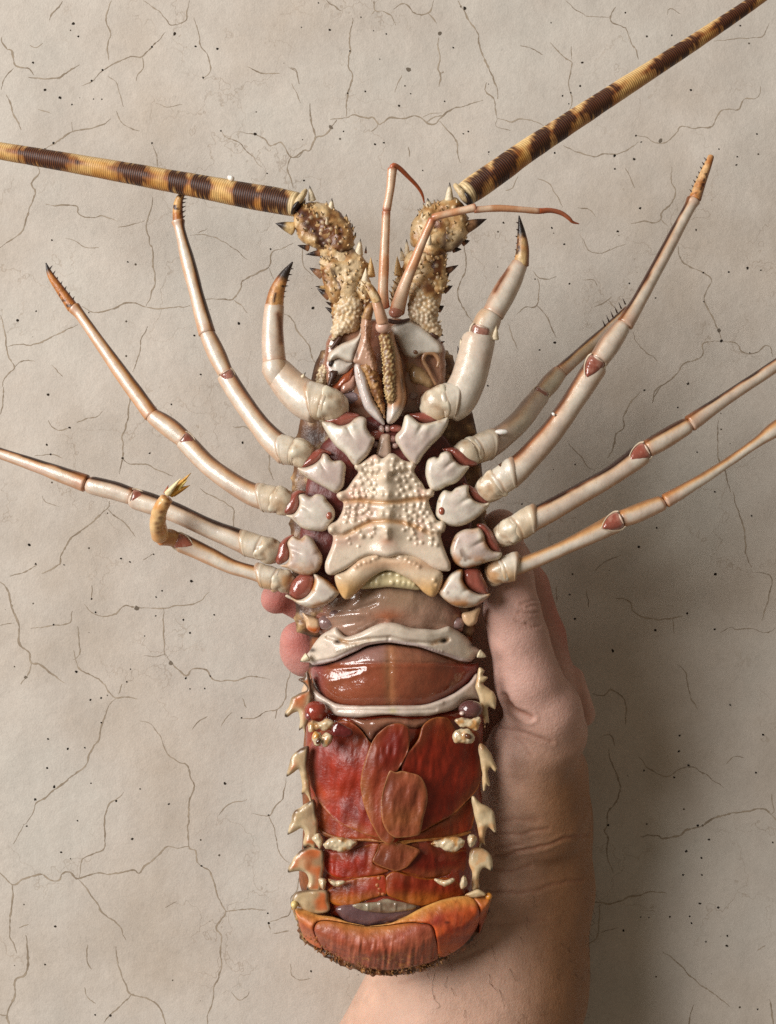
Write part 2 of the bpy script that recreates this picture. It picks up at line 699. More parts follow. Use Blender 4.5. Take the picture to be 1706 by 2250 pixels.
# ------------------------------------------------------------------ the wall
def wall_material():
    m, nt, b = nodes('cracked_plaster')
    L = nt.links.new
    n_big = noise(nt, 16, 5, 0.6)
    r_big = ramp(nt, n_big.outputs['Fac'], [(0.3, (0.480, 0.415, 0.348)), (0.5, (0.536, 0.484, 0.428)), (0.7, (0.555, 0.522, 0.470))])
    n_mid = noise(nt, 45, 5, 0.6)
    r_mid = ramp(nt, n_mid.outputs['Fac'], [(0.28, 0.90), (0.72, 1.06)])
    c = mulcol(nt, r_big.outputs['Color'], r_mid.outputs['Color'])
    n_fine = noise(nt, 1900, 3, 0.7)
    r_fine = ramp(nt, n_fine.outputs['Fac'], [(0.25, 0.90), (0.75, 1.07)])
    c = mulcol(nt, c, r_fine.outputs['Color'])
    n_grain = noise(nt, 620, 4, 0.7)
    r_grain = ramp(nt, n_grain.outputs['Fac'], [(0.26, 0.91), (0.42, 1.0), (0.75, 1.04)])
    c = mulcol(nt, c, r_grain.outputs['Color'])
    # trowel streaks
    n_st = noise(nt, 30, 4, 0.6, (1.0, 1.0, 0.18))
    r_st = ramp(nt, n_st.outputs['Fac'], [(0.35, 0.95), (0.6, 1.02)])
    c = mulcol(nt, c, r_st.outputs['Color'])
    # hairline crazing, warped Voronoi edges broken up by noise
    tc = N(nt, 'ShaderNodeTexCoord')
    nw = noise(nt, 60, 4, 0.6)
    add = N(nt, 'ShaderNodeMix', data_type='VECTOR')
    add.inputs['Factor'].default_value = 0.035
    L(tc.outputs['Object'], add.inputs[4])
    L(nw.outputs['Color'], add.inputs[5])
    vo = N(nt, 'ShaderNodeTexVoronoi', feature='DISTANCE_TO_EDGE')
    vo.inputs['Scale'].default_value = 38
    L(add.outputs[1], vo.inputs['Vector'])
    r_v = ramp(nt, vo.outputs['Distance'], [(0.0, 0.0), (0.012, 1.0)])
    nb = noise(nt, 28, 3)
    r_b = ramp(nt, nb.outputs['Fac'], [(0.5, 1.0), (0.62, 0.0)])
    mx = N(nt, 'ShaderNodeMath', operation='MAXIMUM')
    L(r_v.outputs['Color'], mx.inputs[0])
    L(r_b.outputs['Color'], mx.inputs[1])
    r_h = ramp(nt, mx.outputs[0], [(0.0, (0.80, 0.76, 0.72)), (1.0, (1, 1, 1))])
    c = mulcol(nt, c, r_h.outputs['Color'])
    # small dark pinholes
    vp = N(nt, 'ShaderNodeTexVoronoi', feature='F1')
    vp.inputs['Scale'].default_value = 330
    L(tc.outputs['Object'], vp.inputs['Vector'])
    sep = N(nt, 'ShaderNodeSeparateColor')
    L(vp.outputs['Color'], sep.inputs['Color'])
    rs = ramp(nt, sep.outputs['Red'], [(0.90, 0.0), (1.0, 0.13)])
    lt = N(nt, 'ShaderNodeMath', operation='LESS_THAN')
    L(vp.outputs['Distance'], lt.inputs[0])
    L(rs.outputs['Color'], lt.inputs[1])
    mp = N(nt, 'ShaderNodeMix', data_type='RGBA')
    L(lt.outputs[0], mp.inputs['Factor'])
    L(c, mp.inputs['A'])
    mp.inputs['B'].default_value = (0.10, 0.08, 0.06, 1)
    L(mp.outputs['Result'], b.inputs['Base Color'])
    b.inputs['Roughness'].default_value = 0.85
    b.inputs['Specular IOR Level'].default_value = 0.25
    b1 = N(nt, 'ShaderNodeBump')
    b1.inputs['Strength'].default_value = 0.30
    b1.inputs['Distance'].default_value = 0.003
    L(n_mid.outputs['Fac'], b1.inputs['Height'])
    b2 = N(nt, 'ShaderNodeBump')
    b2.inputs['Strength'].default_value = 0.35
    b2.inputs['Distance'].default_value = 0.00025
    L(n_fine.outputs['Fac'], b2.inputs['Height'])
    L(b1.outputs['Normal'], b2.inputs['Normal'])
    b3 = N(nt, 'ShaderNodeBump')
    b3.inputs['Strength'].default_value = 0.4
    b3.inputs['Distance'].default_value = 0.0004
    L(r_h.outputs['Color'], b3.inputs['Height'])
    L(b2.outputs['Normal'], b3.inputs['Normal'])
    L(b3.outputs['Normal'], b.inputs['Normal'])
    return m


gx = np.linspace(-3000, 4700, 78)
gy = np.linspace(-2600, 4900, 76)
GX, GY = np.meshgrid(gx, gy)
P = np.stack([GX.ravel(), GY.ravel(), np.zeros(GX.size)], 1)
front = up(P)
back = front.copy()
back[:, 2] = -160
nx, ny = len(gx), len(gy)
F = []
for j in range(ny - 1):
    for i in range(nx - 1):
        a = j * nx + i
        F.append((a, a + 1, a + nx + 1, a + nx))
nn = nx * ny
edge = [i for i in range(nx)] + [j * nx + nx - 1 for j in range(1, ny)] + [(ny - 1) * nx + i for i in range(nx - 2, -1, -1)] + [j * nx for j in range(ny - 2, 0, -1)]
F2 = F + [tuple(nn + v for v in f[::-1]) for f in F]
for a, b_ in zip(edge, edge[1:] + edge[:1]):
    F2.append((b_, a, nn + a, nn + b_))
wall = put('wall', Msh(np.concatenate([front, back]), F2), wall_material(), kind='structure')
wall['label'] = 'beige plaster wall with dark cracks and pinholes behind the lobster'

CRACKS = {
    'N': [(1.6, 590,0,570,45,557,100,570,140,585,180,570,215,562,260,570,315), (1.4, 330,5,300,45,270,75,260,105),
          (1.2, 755,0,810,40,860,80,900,128,975,110,985,60,998,0), (1.4, 870,165,830,215,800,245,750,298,680,298,610,330,540,370,510,400,485,425,430,450),
          (1, 750,298,755,350,725,390,720,425), (1.3, 1020,90,1050,190,1050,235,1095,290,1107,375,1070,410),
          (2.0, 5,195,30,255,65,265,75,330,100,350,150,360,172,395), (1.8, 150,405,230,412,310,408,345,385,420,338), (1.2, 70,355,30,400,5,470),
          (1.8, 35,495,60,560,80,620,115,680), (1.3, 200,575,265,597), (1.7, 585,625,540,655,480,672,375,695,330,725,282,755,240,785),
          (1, 380,695,380,640), (1.2, 610,585,640,640,665,665,735,690), (1, 570,400,610,430,635,500,650,560), (1.3, 1163,690,1190,720,1260,750,1310,805,1380,880),
          (1.6, 1255,690,1330,705,1390,725,1425,765,1480,745,1520,815,1550,828,1600,790,1635,785,1658,720,1640,640,1632,550), (1.5, 1535,830,1510,890,1535,950,1545,990),
          (1, 1300,350,1380,378,1470,383), (1, 1520,350,1560,375,1575,440), (1, 800,760,828,835,830,880),
          (1.8, 200,870,205,910,165,965,185,1010,160,1075,135,1150,125,1205,70,1255,0,1305),
          (1.6, 805,1035,790,1120,770,1180,785,1270,800,1310,808,1400,818,1480,800,1540,770,1610), (1.5, 240,1075,300,1080,400,1082,408,1120,440,1140,490,1145,540,1135,620,1165),
          (1, 620,1195,690,1185,760,1160), (1.7, 430,1610,490,1645,570,1635,640,1605,700,1595,770,1615,850,1625,1000,1608), (1.1, 1000,1240,1080,1235,1180,1275,1250,1320,1300,1365),
          (1, 1045,1230,1090,1200), (1.5, 1545,1280,1480,1310,1430,1330,1415,1405,1355,1440,1275,1475,1265,1520,1225,1575,1160,1572,1080,1575),
          (1.1, 1225,1575,1270,1605,1300,1650), (1, 1415,1405,1445,1470), (0.9, 345,1252,400,1270,450,1300,520,1300), (0.9, 820,540,880,562,960,550), (0.9, 155,235,190,248,225,225)],
    'L': [(1.5, 0,1060,15,1110,30,1180,40,1270,75,1335,20,1390,15,1437), (1.7, 40,1225,110,1213,180,1215,280,1170,410,1110), (1.2, 780,1120,745,1190,735,1250,700,1360),
          (1.2, 75,1335,120,1300,185,1303), (1.1, 275,1320,330,1385), (1.6, 1490,1050,1540,1080,1570,1150,1620,1210,1650,1300,1677,1360), (1, 1590,700,1600,800,1650,850)],
    'M': [(1.3, 15,0,18,90,0,145), (1.6, 680,0,680,120,655,220,645,290,645,375,630,460), (1.5, 645,375,680,405,770,408,840,440,910,470),
          (2, 575,600,560,640,500,700,430,755,370,800,325,880,310,935,220,985), (1.3, 565,640,620,690,660,720,710,790), (1.3, 50,993,130,975,190,935),
          (2.4, 0,1025,45,1080,60,1160,100,1260,100,1350,150,1400,155,1437), (1.2, 255,175,300,225,370,215), (1.3, 405,190,450,170,500,160,540,130), (1, 180,365,265,355,330,375),
          (1.5, 1050,535,1100,570,1180,605,1230,655,1225,745), (1.5, 445,1145,480,1185,540,1208,615,1195,655,1150,740,1165,880,1163,940,1150,1040,1140,1100,1080),
          (1.5, 860,1165,862,1290,870,1420), (1.3, 160,1275,280,1255,360,1245,385,1180), (1.2, 410,1260,415,1340,420,1400,385,1437), (1, 810,880,755,915), (1, 480,1045,480,1115),
          (1.3, 1420,345,1420,430,1440,490), (1.2, 1225,210,1290,210,1340,245), (0.9, 220,575,240,605,310,630)],
    'Q': [(2.2, 150,195,165,255,210,262,270,310,340,360), (1.8, 165,255,150,310,110,370), (1, 0,60,75,45), (1.7, 385,190,400,250,420,290,490,325,530,345,575,405,610,440,650,435,725,445),
          (1.8, 610,445,570,490,545,560,525,620,520,660,470,740,455,785,440,810,380,850,320,900,270,935,240,965,190,995,170,1060,125,1105), (0.9, 125,1105,70,1210),
          (1.6, 872,210,900,255,975,320,1010,290,1080,290,1110,330,1140,348,1250,345,1330,325,1420,345), (1, 755,220,820,225,872,210),
          (1.8, 735,560,780,575,845,640,875,730,930,770,990,800,1000,860,1025,905,1000,970,990,1080,995,1220,1030,1240,1045,1310,1110,1360,1130,1440,1170,1540,1190,1575,1140,1650,1165,1700,1160,1780,1165,1860,1130,1960,1120,2040,1095,2110,1095,2156,1080,2250),
          (1.5, 1190,1570,1250,1555,1320,1553,1400,1560), (2, 995,1222,930,1230,875,1222,835,1265,780,1310,730,1365,700,1345,580,1370,500,1365,410,1395,370,1360,325,1370,310,1400,260,1400,220,1370,130,1390,65,1420,0,1360,-60,1330),
          (1.8, 65,1420,65,1500,55,1580,50,1680,70,1730,90,1785), (1.5, 415,1395,430,1310,440,1285,545,1230,548,1100,570,1005,612,980,650,935),
          (1.8, 415,1395,450,1440,510,1520,545,1575,620,1635,665,1715), (1.9, 610,1750,625,1860,660,1950,690,2000,790,2030,840,2070,870,2156,880,2230), (1.6, 690,2000,640,2055,580,2110,550,2150),
          (2.4, 135,1690,145,1780,150,1850,130,1900,80,1925,75,2020,35,2110,50,2156,60,2240), (1.5, -40,2105,0,2110,35,2110), (1.3, 445,1965,455,2005,505,2050), (1.2, 460,1740,455,1815,480,1870),
          (1.6, 1530,290,1510,370,1505,440,1460,500,1390,515,1340,545,1275,548), (1.2, 1460,500,1450,550), (1.3, 1505,860,1490,960,1440,1020,1415,1060,1325,1050),
          (1.2, 1415,1060,1450,1150,1460,1220,1490,1280,1525,1305), (1.3, 1585,1360,1560,1450,1530,1500,1525,1580,1460,1605,1415,1630), (1, 1415,1630,1425,1660), (1.5, 1440,1680,1520,1668),
          (1.2, 1155,1060,1180,1020,1230,990,1300,978), (1, 1010,605,1050,560,1090,535), (1, 1165,590,1190,540,1220,515), (1.2, 1530,1840,1535,1900,1575,1925,1640,1920),
          (1, 1220,1990,1260,2035,1300,2010,1310,1985), (1.2, 100,1650,150,1630), (1, 640,365,620,420), (1.2, 1275,440,1298,490), (0.9, 870,1545,930,1510)],
    'X': [(1.5, 510,0,560,40,610,70), (1.8, 685,120,690,155,668,220,668,340,660,380,660,450,685,490,680,550,652,620,645,700,640,780),
          (1.8, 535,800,580,795,640,785,700,770,790,790,815,778,860,830,880,822,940,788,1030,795,1060,780,1130,782,1180,820,1240,828,1290,770,1370,725,1450,705,1560,670),
          (1.6, 580,800,520,880,490,905,440,915,400,1010,365,1005,330,1050,285,1055), (1.3, 435,910,410,820,400,690), (1.5, 860,830,855,850,810,880),
          (1.6, 1270,810,1320,865,1385,950,1390,1030,1410,1090), (1.3, 830,0,840,65,900,80,950,110,975,170), (1, 840,65,815,95), (1.6, 960,60,1025,18,1070,50,1110,88,1180,88,1215,50,1225,0),
          (1.2, 1195,90,1250,155), (1.5, 1260,250,1260,310,1275,370,1255,460,1275,490,1265,580), (1.2, 1275,490,1300,480),
          (1.9, 1400,0,1440,80,1480,160,1525,215,1535,300,1570,400,1620,490,1655,590,1660,660), (1.5, 1580,550,1575,600,1630,660,1640,740,1655,790), (1.2, 0,455,80,485,200,490),
          (1, 270,450,310,465,330,560), (1, 275,560,310,620,330,690), (1.2, 1180,815,1230,790,1290,770), (1, 1160,790,1220,750,1280,760), (1, 1060,980,1070,1050), (0.9, 1020,500,990,570,975,620)],
    'T': [(1, 580,0,620,40,680,80), (1.5, 840,35,810,80,820,115,890,145,920,220,945,260,960,310), (0.8, 680,80,805,90), (1.3, 500,220,545,270,590,310,612,325,605,370,597,410,605,490,612,540,600,570),
          (1, 605,240,605,310), (1.4, 225,615,290,630,340,618,430,635,465,655), (0.9, 220,615,215,655,290,680), (1.5, 565,760,640,795,720,815,780,800,840,805,900,780,960,740),
          (1.4, 945,710,1000,715,1050,745,1100,740,1160,690,1180,660,1250,665,1340,655,1380,590,1410,570,1480,570,1510,515,1580,510,1600,450),
          (1.6, 1135,870,1130,940,1150,1000,1130,1060,1080,1110,1075,1145,1040,1165,980,1155,920,1170), (1, 1075,1145,1110,1180), (1.3, 430,935,490,955,530,1020,560,1080),
          (1.3, 330,920,300,970,265,995), (1.1, 640,1080,690,1085,735,1130), (1, 890,875,920,940,940,980), (1, 340,235,410,255,460,285), (1, 1110,75,1120,45,1180,70), (0.9, 1350,210,1480,200,1600,190,1640,120)],
    'R': [(1.6, 50,565,55,690,15,790,35,880,95,975), (1.3, 410,700,440,735,490,740,530,730), (1.3, 435,740,440,800,430,880,370,890,325,930), (1.3, 430,880,480,940,530,1050),
          (1.6, 1165,570,1190,655,1250,690,1300,710,1340,750,1300,840,1340,930,1375,1010,1390,1065), (1.4, 1390,1065,1470,1075,1500,1120,1560,1135,1620,1095,1650,1100,1665,1150),
          (1.5, 1390,1070,1300,1080,1290,1150,1200,1180,1140,1260,1050,1320,1030,1390), (1.2, 730,890,800,850,820,835), (1.2, 800,855,850,915), (0.9, 665,530,705,600,780,600,890,560),
          (1, 280,980,305,1060,330,1110), (1, 670,745,720,745,745,780), (1, 930,1020,960,1090,1060,1170)],
    'S': [(1.5, 970,25,920,80,880,160,880,210,840,250,830,310,800,370), (1.3, 1080,0,1050,30,1035,75), (1.2, 590,300,650,350,690,410,730,440), (1.5, 1375,170,1375,360,1410,440,1440,550),
          (1.7, 1455,550,1475,640,1510,740,1525,900,1550,940), (1.6, 1575,970,1650,990,1640,1090,1600,1220), (1.7, 835,1100,910,1120,940,1180,1060,1215,1190,1195), (1, 1135,1210,1145,1290),
          (1, 870,880,790,910,730,960), (1, 530,1040,530,1120), (1, 690,1060,700,1150)],
    'V': [(1.1, 820,100,880,70,910,80,990,75,1060,100,1121,70), (1.6, 130,430,185,440,230,410,295,450,310,510,305,600), (1.2, 590,270,630,310,650,400,665,460,700,510), (1.2, 180,660,225,655,250,710),
          (1.7, 215,730,225,780,255,845,270,900,280,945,255,1020,215,1065,210,1140,190,1170,215,1205,205,1290,240,1400), (1.4, 375,765,430,830,490,865,540,875,650,820,730,860,840,935),
          (2.2, 390,1200,480,1195,510,1215,605,1190,640,1165,715,1145,785,1100,900,1075,970,1065,1050,1050,1100,1090,1150,1140), (1.8, 100,1545,145,1555,260,1560,330,1525,390,1520,430,1500,530,1505),
          (1.6, 170,1565,160,1730,100,1790), (1, 175,1720,270,1690), (1.6, 510,1825,600,1890,660,1960,800,2060,870,2120), (1.8, 675,2110,640,2250), (1.6, 1085,2080,1110,2240), (1.2, 1020,1815,1065,1790),
          (1.3, 1100,970,1110,1060,1090,1085), (1, 850,810,890,770,950,775)],
}
ms = []
g = np.random.default_rng(11)
for c_, rows in CRACKS.items():
    for row in rows:
        w = row[0] * 0.76
        pts = cr(c_, np.array(row[1:], float).reshape(-1, 2))
        S = spline(np.c_[pts, np.zeros(len(pts))], 5.0)[:, :2]
        n = len(S)
        T = np.gradient(S, axis=0)
        T /= np.linalg.norm(T, axis=1)[:, None] + 1e-9
        Nn = np.stack([-T[:, 1], T[:, 0]], 1)
        j = g.normal(0, 1, n)
        j = (j + np.r_[j[1:], j[:1]] + np.r_[j[-1:], j[:-1]]) / 3
        S = S + Nn * (j * 1.5)[:, None]
        e = np.minimum(np.arange(n), np.arange(n)[::-1]) / max(n * 0.25, 1)
        hw = w * np.clip(0.35 + e, 0, 1) * np.clip(1 + g.normal(0, 0.35, n), 0.35, 1.9)
        hw = np.maximum(hw, 0.22)
        A = S + Nn * hw[:, None]
        B = S - Nn * hw[:, None]
        # a raised hair-thin lip with a dark floor: three strips, the middle one sunk
        V = np.concatenate([np.c_[A, np.full(n, 0.35)], np.c_[S, np.full(n, 0.2)], np.c_[B, np.full(n, 0.35)]])
        f = [(i, i + 1, n + i + 1, n + i) for i in range(n - 1)] + [(n + i, n + i + 1, 2 * n + i + 1, 2 * n + i) for i in range(n - 1)]
        ms.append(Msh(up(V), np.array(f), w=np.full(3 * n, w)))
M = join(ms)


def flat_put(name, M, mat, parent, color=None, kind='stuff'):
    # open sheets: make every face look away from the wall
    Fo = []
    for f in M.F:
        a, b_, c_ = M.V[f[0]], M.V[f[1]], M.V[f[2]]
        z = (b_[0] - a[0]) * (c_[1] - a[1]) - (b_[1] - a[1]) * (c_[0] - a[0])
        Fo.append(tuple(f) if z < 0 else tuple(reversed(f)))
    M.F = Fo
    orient = M.orient
    M.orient = lambda: M
    o = put(name, M, mat, parent, color, kind)
    return o


m_crack, nt, b = nodes('crack_brown')  # mottled brown of the crack strips
n1 = noise(nt, 140, 4, 0.6)
r1 = ramp(nt, n1.outputs['Fac'], [(0.3, (0.20, 0.155, 0.112)), (0.7, (0.42, 0.35, 0.27))])
nt.links.new(r1.outputs['Color'], b.inputs['Base Color'])
b.inputs['Roughness'].default_value = 0.95
b.inputs['Specular IOR Level'].default_value = 0.05
flat_put('crack', M, m_crack, wall)

PITS = {
    'N': (385,122,8,412,190,6,920,176,9,1145,255,7,1030,242,6,800,245,6,237,472,8,316,513,8,173,328,6,483,423,6,540,367,6,378,549,5,492,520,4,536,521,4,1070,407,6,1163,688,5,1343,705,8,282,752,8,237,785,7,800,752,6,272,1263,5,672,1378,5,1600,948,5,1425,1310,6,190,1637,5),
    'L': (93,1086,9,1258,1103,8,1648,1022,8,1057,1372,6,1023,1166,6),
    'M': (252,40,8,367,215,7,246,304,6,266,355,6,645,375,7,788,349,6,902,92,5,1277,294,7,1410,345,6,153,833,8,188,932,6,337,937,5,636,903,6,684,922,6,809,882,5,1008,1024,8,853,1074,5,822,1107,5,720,1165,14,482,1116,6,503,1187,6,282,1253,6,1128,1200,5,965,1227,6,1000,1295,6,1418,1314,6,761,1312,4,820,1206,5),
    'Q': (900,256,12,134,330,11,401,302,8,978,336,6,1107,325,5,476,450,6,532,440,6,285,908,8,185,975,8,253,657,6,356,708,7,247,810,6,447,703,5,478,890,5,612,983,6,533,571,5,696,1183,7,322,1253,6,1184,891,8,889,999,6,1415,1058,6,1061,1325,6,290,1644,7,237,1845,6,1415,1626,7,580,2113,8,500,2110,5,1638,1880,6,1272,545,5,407,1087,5,140,1115,5,738,920,5,1000,393,5,1078,390,5,667,356,5,687,289,4,1410,1574,5),
    'X': (533,198,9,1058,465,20,542,853,17,1270,222,14,1438,53,12,997,706,9,836,965,8,895,955,7,771,611,7,1303,677,6,1075,626,6,625,878,6,34,897,9,113,1160,6,360,1208,7,868,394,5,912,225,6,827,203,5,458,18,6,668,340,6,652,623,7,742,113,5,1360,316,8,1462,879,6,1428,895,6,1598,1018,5,1157,1140,5,343,181,5),
    'T': (665,325,7,654,447,6,605,483,6,562,499,5,1232,468,7,1002,188,6,1133,183,5,1073,733,12,834,811,9,936,829,8,835,880,6,521,797,6,1475,817,5,1470,860,6,1577,698,5,1490,132,5,1379,777,5,177,792,5,945,707,5,973,740,5,595,540,4,890,65,5,502,117,4),
    'R': (967,373,7,850,494,8,1259,486,5,506,476,6,571,561,6,253,449,6,1528,685,8,1431,706,6,1598,697,5,598,768,6,911,766,6,521,1074,8,1048,842,5,1380,1012,11,1391,1066,8,1217,1290,8,1297,709,5,1300,861,5,442,1113,5,172,1300,5,990,1323,6,1540,1129,5),
    'S': (1164,107,5,628,405,5,1358,548,6,1265,340,5,960,835,7,1054,735,6,1550,674,6,1213,1183,7,1047,1271,7,1357,1266,6,600,1085,6,628,1211,7,825,1377,10,1360,978,9,350,612,5),
    'V': (469,85,7,790,80,6,601,655,7,596,740,7,648,816,7,1051,651,7,1012,856,7,408,844,6,571,881,6,215,1139,8,698,1141,8,758,1217,7,636,1279,8,718,1316,6,619,1408,6,720,1408,6,709,1562,7,809,1584,7,548,1634,6,664,1669,6,655,1633,5,297,1709,7,858,1738,6,855,1791,8,742,1769,6,390,1636,5,434,1638,4,1022,2135,6,1103,1233,6,874,490,6),
}
ms, cl = [], []
for c_, row in PITS.items():
    a = np.array(row, float).reshape(-1, 3)
    xy = cr(c_, a[:, :2])
    for (x, y), r in zip(xy, a[:, 2] / CROP[c_][2] * 0.95):
        n = 9
        q = np.arange(n) / n * 2 * math.pi
        rr = r * (1 + g.normal(0, 0.16, n))
        st = g.uniform(0.75, 1.0)
        an = g.uniform(0, 3.14)
        ex, ey = rr * np.cos(q), rr * np.sin(q) * st
        X, Y = x + ex * math.cos(an) - ey * math.sin(an), y + ex * math.sin(an) + ey * math.cos(an)
        V = np.r_[np.c_[X, Y, np.full(n, 0.55)], [[x, y, 0.42]]]
        ms.append(Msh(up(V), [(i, (i + 1) % n, n) for i in range(n)]))
        tone = np.array([58, 50, 42.0]) * g.uniform(0.5, 1.0) if r < 4.3 else np.array([112, 102, 90.0]) * g.uniform(0.9, 1.05)
        cl.append(np.tile(lin(tone), (n + 1, 1)))
flat_put('pinhole', join(ms), organic('pinhole_tone', rough=(0.9, 0.95), sss=0, coat=0, bumps=(), spec=0.1), wall, np.concatenate(cl))  # dark and grey tones of the pit discs
# ------------------------------------------------------------------ the hand and forearm
Fd = Field((-330, -60, 20), (580, 1700, 580), 3.8)
fc = Fd.cone
fc((972, 2400, 225), (1061, 2150, 222), 272, 231, 20, 1.22)
fc((1061, 2150, 222), (1118, 1950, 215), 231, 186, 25, 1.22)
fc((1118, 1950, 215), (1114, 1800, 212), 184, 182, 25, 1.3)
fc((1114, 1800, 210), (1095, 1520, 195), 180, 168, 30, 1.75)
fc((1095, 1560, 195), (1040, 1450, 190), 160, 140, 30, 2.0)
# ball of the thumb, wrist tendons
fc((1160, 1655, 385), (1185, 1790, 320), 92, 108, 30)
fc((1140, 1700, 340), (1150, 1800, 300), 84, 90, 30)
fc((1205, 1700, 300), (1215, 1850, 255), 88, 80, 30)
# thumb
fc((1205, 1610, 385), (1196, 1565, 420), 88, 80, 25)
fc((1196, 1565, 420), (1163, 1500, 446), 80, 72, 20)
fc((1163, 1500, 446), (1139, 1400, 462), 72, 64, 14)
fc((1139, 1400, 462), (1125, 1345, 470), 64, 62, 12)
fc((1125, 1345, 470), (1115, 1275, 464), 62, 58, 12)
fc((1115, 1275, 464), (1101, 1160, 440), 58, 42, 10)
# index finger behind the thumb and the shell
fc((1205, 1510, 235), (1186, 1400, 228), 64, 56, 25)
fc((1186, 1400, 228), (1158, 1290, 226), 55, 48, 14)
fc((1158, 1290, 226), (1090, 1180, 226), 48, 46, 12)
fc((1090, 1180, 226), (900, 1130, 232), 46, 42, 12)
fc((900, 1130, 232), (770, 1150, 250), 42, 36, 10)
# middle finger, its tip comes out on the left
fc((1120, 1420, 200), (980, 1330, 210), 60, 52, 20)
fc((980, 1330, 210), (800, 1300, 228), 52, 46, 12)
fc((800, 1300, 228), (690, 1335, 310), 46, 43, 12)
fc((690, 1335, 310), (617, 1305, 365), 43, 36, 10)
fc((617, 1303, 365), (606, 1316, 372), 32, 33, 10)
# ring finger
fc((1080, 1480, 200), (950, 1430, 212), 58, 52, 20)
fc((950, 1430, 212), (790, 1420, 238), 52, 47, 12)
fc((790, 1420, 238), (700, 1435, 310), 47, 45, 12)
fc((700, 1435, 310), (662, 1428, 352), 45, 47, 8)
fc((655, 1405, 366), (669, 1443, 352), 39, 43, 10)
# little finger, hidden behind the tail
fc((1050, 1560, 195), (930, 1530, 206), 52, 45, 18)
fc((930, 1530, 206), (800, 1525, 222), 45, 40, 12)
fc((800, 1525, 222), (725, 1530, 250), 40, 32, 10)
# tendon and bone relief
fc((1283, 1570, 225), (1262, 1490, 235), 26, 24, 14)
M = Fd.mesh(2)
x, y = px(M.V)
h = M.V[:, 2]
Nm = M.normals()
facing = sm(-0.1, 0.4, Nm[:, 2])
# creases: thumb joint, web of the thumb, wrist
CREASE = [(1.8, 3.0, cr('H', [(655,262),(700,252),(735,238),(770,228)])), (2.2, 3.0, cr('H', [(640,318),(700,330),(750,325),(785,315)])), (1.9, 3.0, cr('H', [(690,400),(740,425),(790,420)])),
          (1.4, 3.0, cr('H', [(610,380),(650,400),(700,415)])), (1.6, 3.0, cr('H', [(700,285),(740,275),(775,268)])), (6.0, 5.5, cr('H', [(535,940),(560,990),(640,1045),(730,1095)])), (2.0, 4, cr('H', [(500,1170),(640,1180),(760,1230),(880,1280)])),
          (1.5, 3.5, cr('H', [(600,1250),(690,1310),(740,1370)])), (2.0, 4, cr('W', [(930,320),(1040,330),(1130,300),(1210,290)])), (3.2, 4.0, cr('W', [(930,440),(1050,415),(1180,385),(1290,350),(1420,325)])),
          (2.0, 3.6, cr('W', [(930,395),(1010,385),(1070,378)])), (2.2, 4, cr('W', [(900,505),(1010,510),(1120,485)])), (2.8, 4, cr('W', [(880,620),(1050,625),(1180,605),(1300,570),(1390,560)])),
          (1.2, 5, cr('W', [(900,800),(1050,790),(1200,770)])), (1.4, 6, cr('W', [(430,1100),(560,1060),(700,1000),(860,930)])), (1.6, 7, cr('W', [(890,260),(1000,250),(1150,240)]))]
D = np.zeros(len(x))
wig = (vn(M.V, 40, 5) - 0.5) * 10 + (vn(M.V, 12, 15) - 0.5) * 4
for dep, wd, ln in CREASE:
    d = line_dist(x, y + wig, ln)
    D -= dep * np.exp(-(d / wd) ** 2) * facing
    D += dep * 0.35 * np.exp(-((d - 2.2 * wd) / wd) ** 2) * facing
front = (h > 120)
M.V = M.V + Nm * (D * front)[:, None] + Nm * ((vn(M.V, 90, 21) - 0.5) * 5)[:, None]
base = lin((207, 168, 147))
pink = lin((206, 128, 112))
tan_shade = lin((152, 106, 70))  # tan skin, deepened to paint in the shaded right side of the arm
C = np.tile(base, (len(x), 1))
C = mix(C, lin((206, 164, 150)), sm(1800, 1500, y))
C = mix(C, tan_shade, 0.9 * sm(1080, 1240, x) * sm(1560, 1760, y))
C = mix(C, lin((216, 176, 154)), 0.9 * sm(2040, 2200, y) * sm(1100, 850, x))
C = mix(C, lin((208, 150, 140)), sm(800, 720, x) * sm(1520, 1490, y))
C = mix(C, lin((196, 104, 94)), 0.7 * np.maximum(np.exp(-(((x - 655) / 34) ** 2 + ((y - 1412) / 36) ** 2)), np.exp(-(((x - 618) / 40) ** 2 + ((y - 1325) / 30) ** 2))))
C = mix(C, lin((190, 112, 98)), 0.7 * sm(1140, 1230, x) * sm(1500, 1380, y) * sm(300, 260, h))
C = C * (0.73 + 0.12 * vn(M.V, 60, 3) + 0.06 * vn(M.V, 9, 33))[:, None]
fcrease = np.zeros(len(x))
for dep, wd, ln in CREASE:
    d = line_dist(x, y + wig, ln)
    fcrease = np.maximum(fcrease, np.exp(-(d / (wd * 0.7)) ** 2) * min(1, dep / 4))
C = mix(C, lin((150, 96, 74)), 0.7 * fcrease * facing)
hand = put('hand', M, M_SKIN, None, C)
tag(hand, 'bare hand and forearm holding the lobster, two pink fingertips on the left', 'hand')
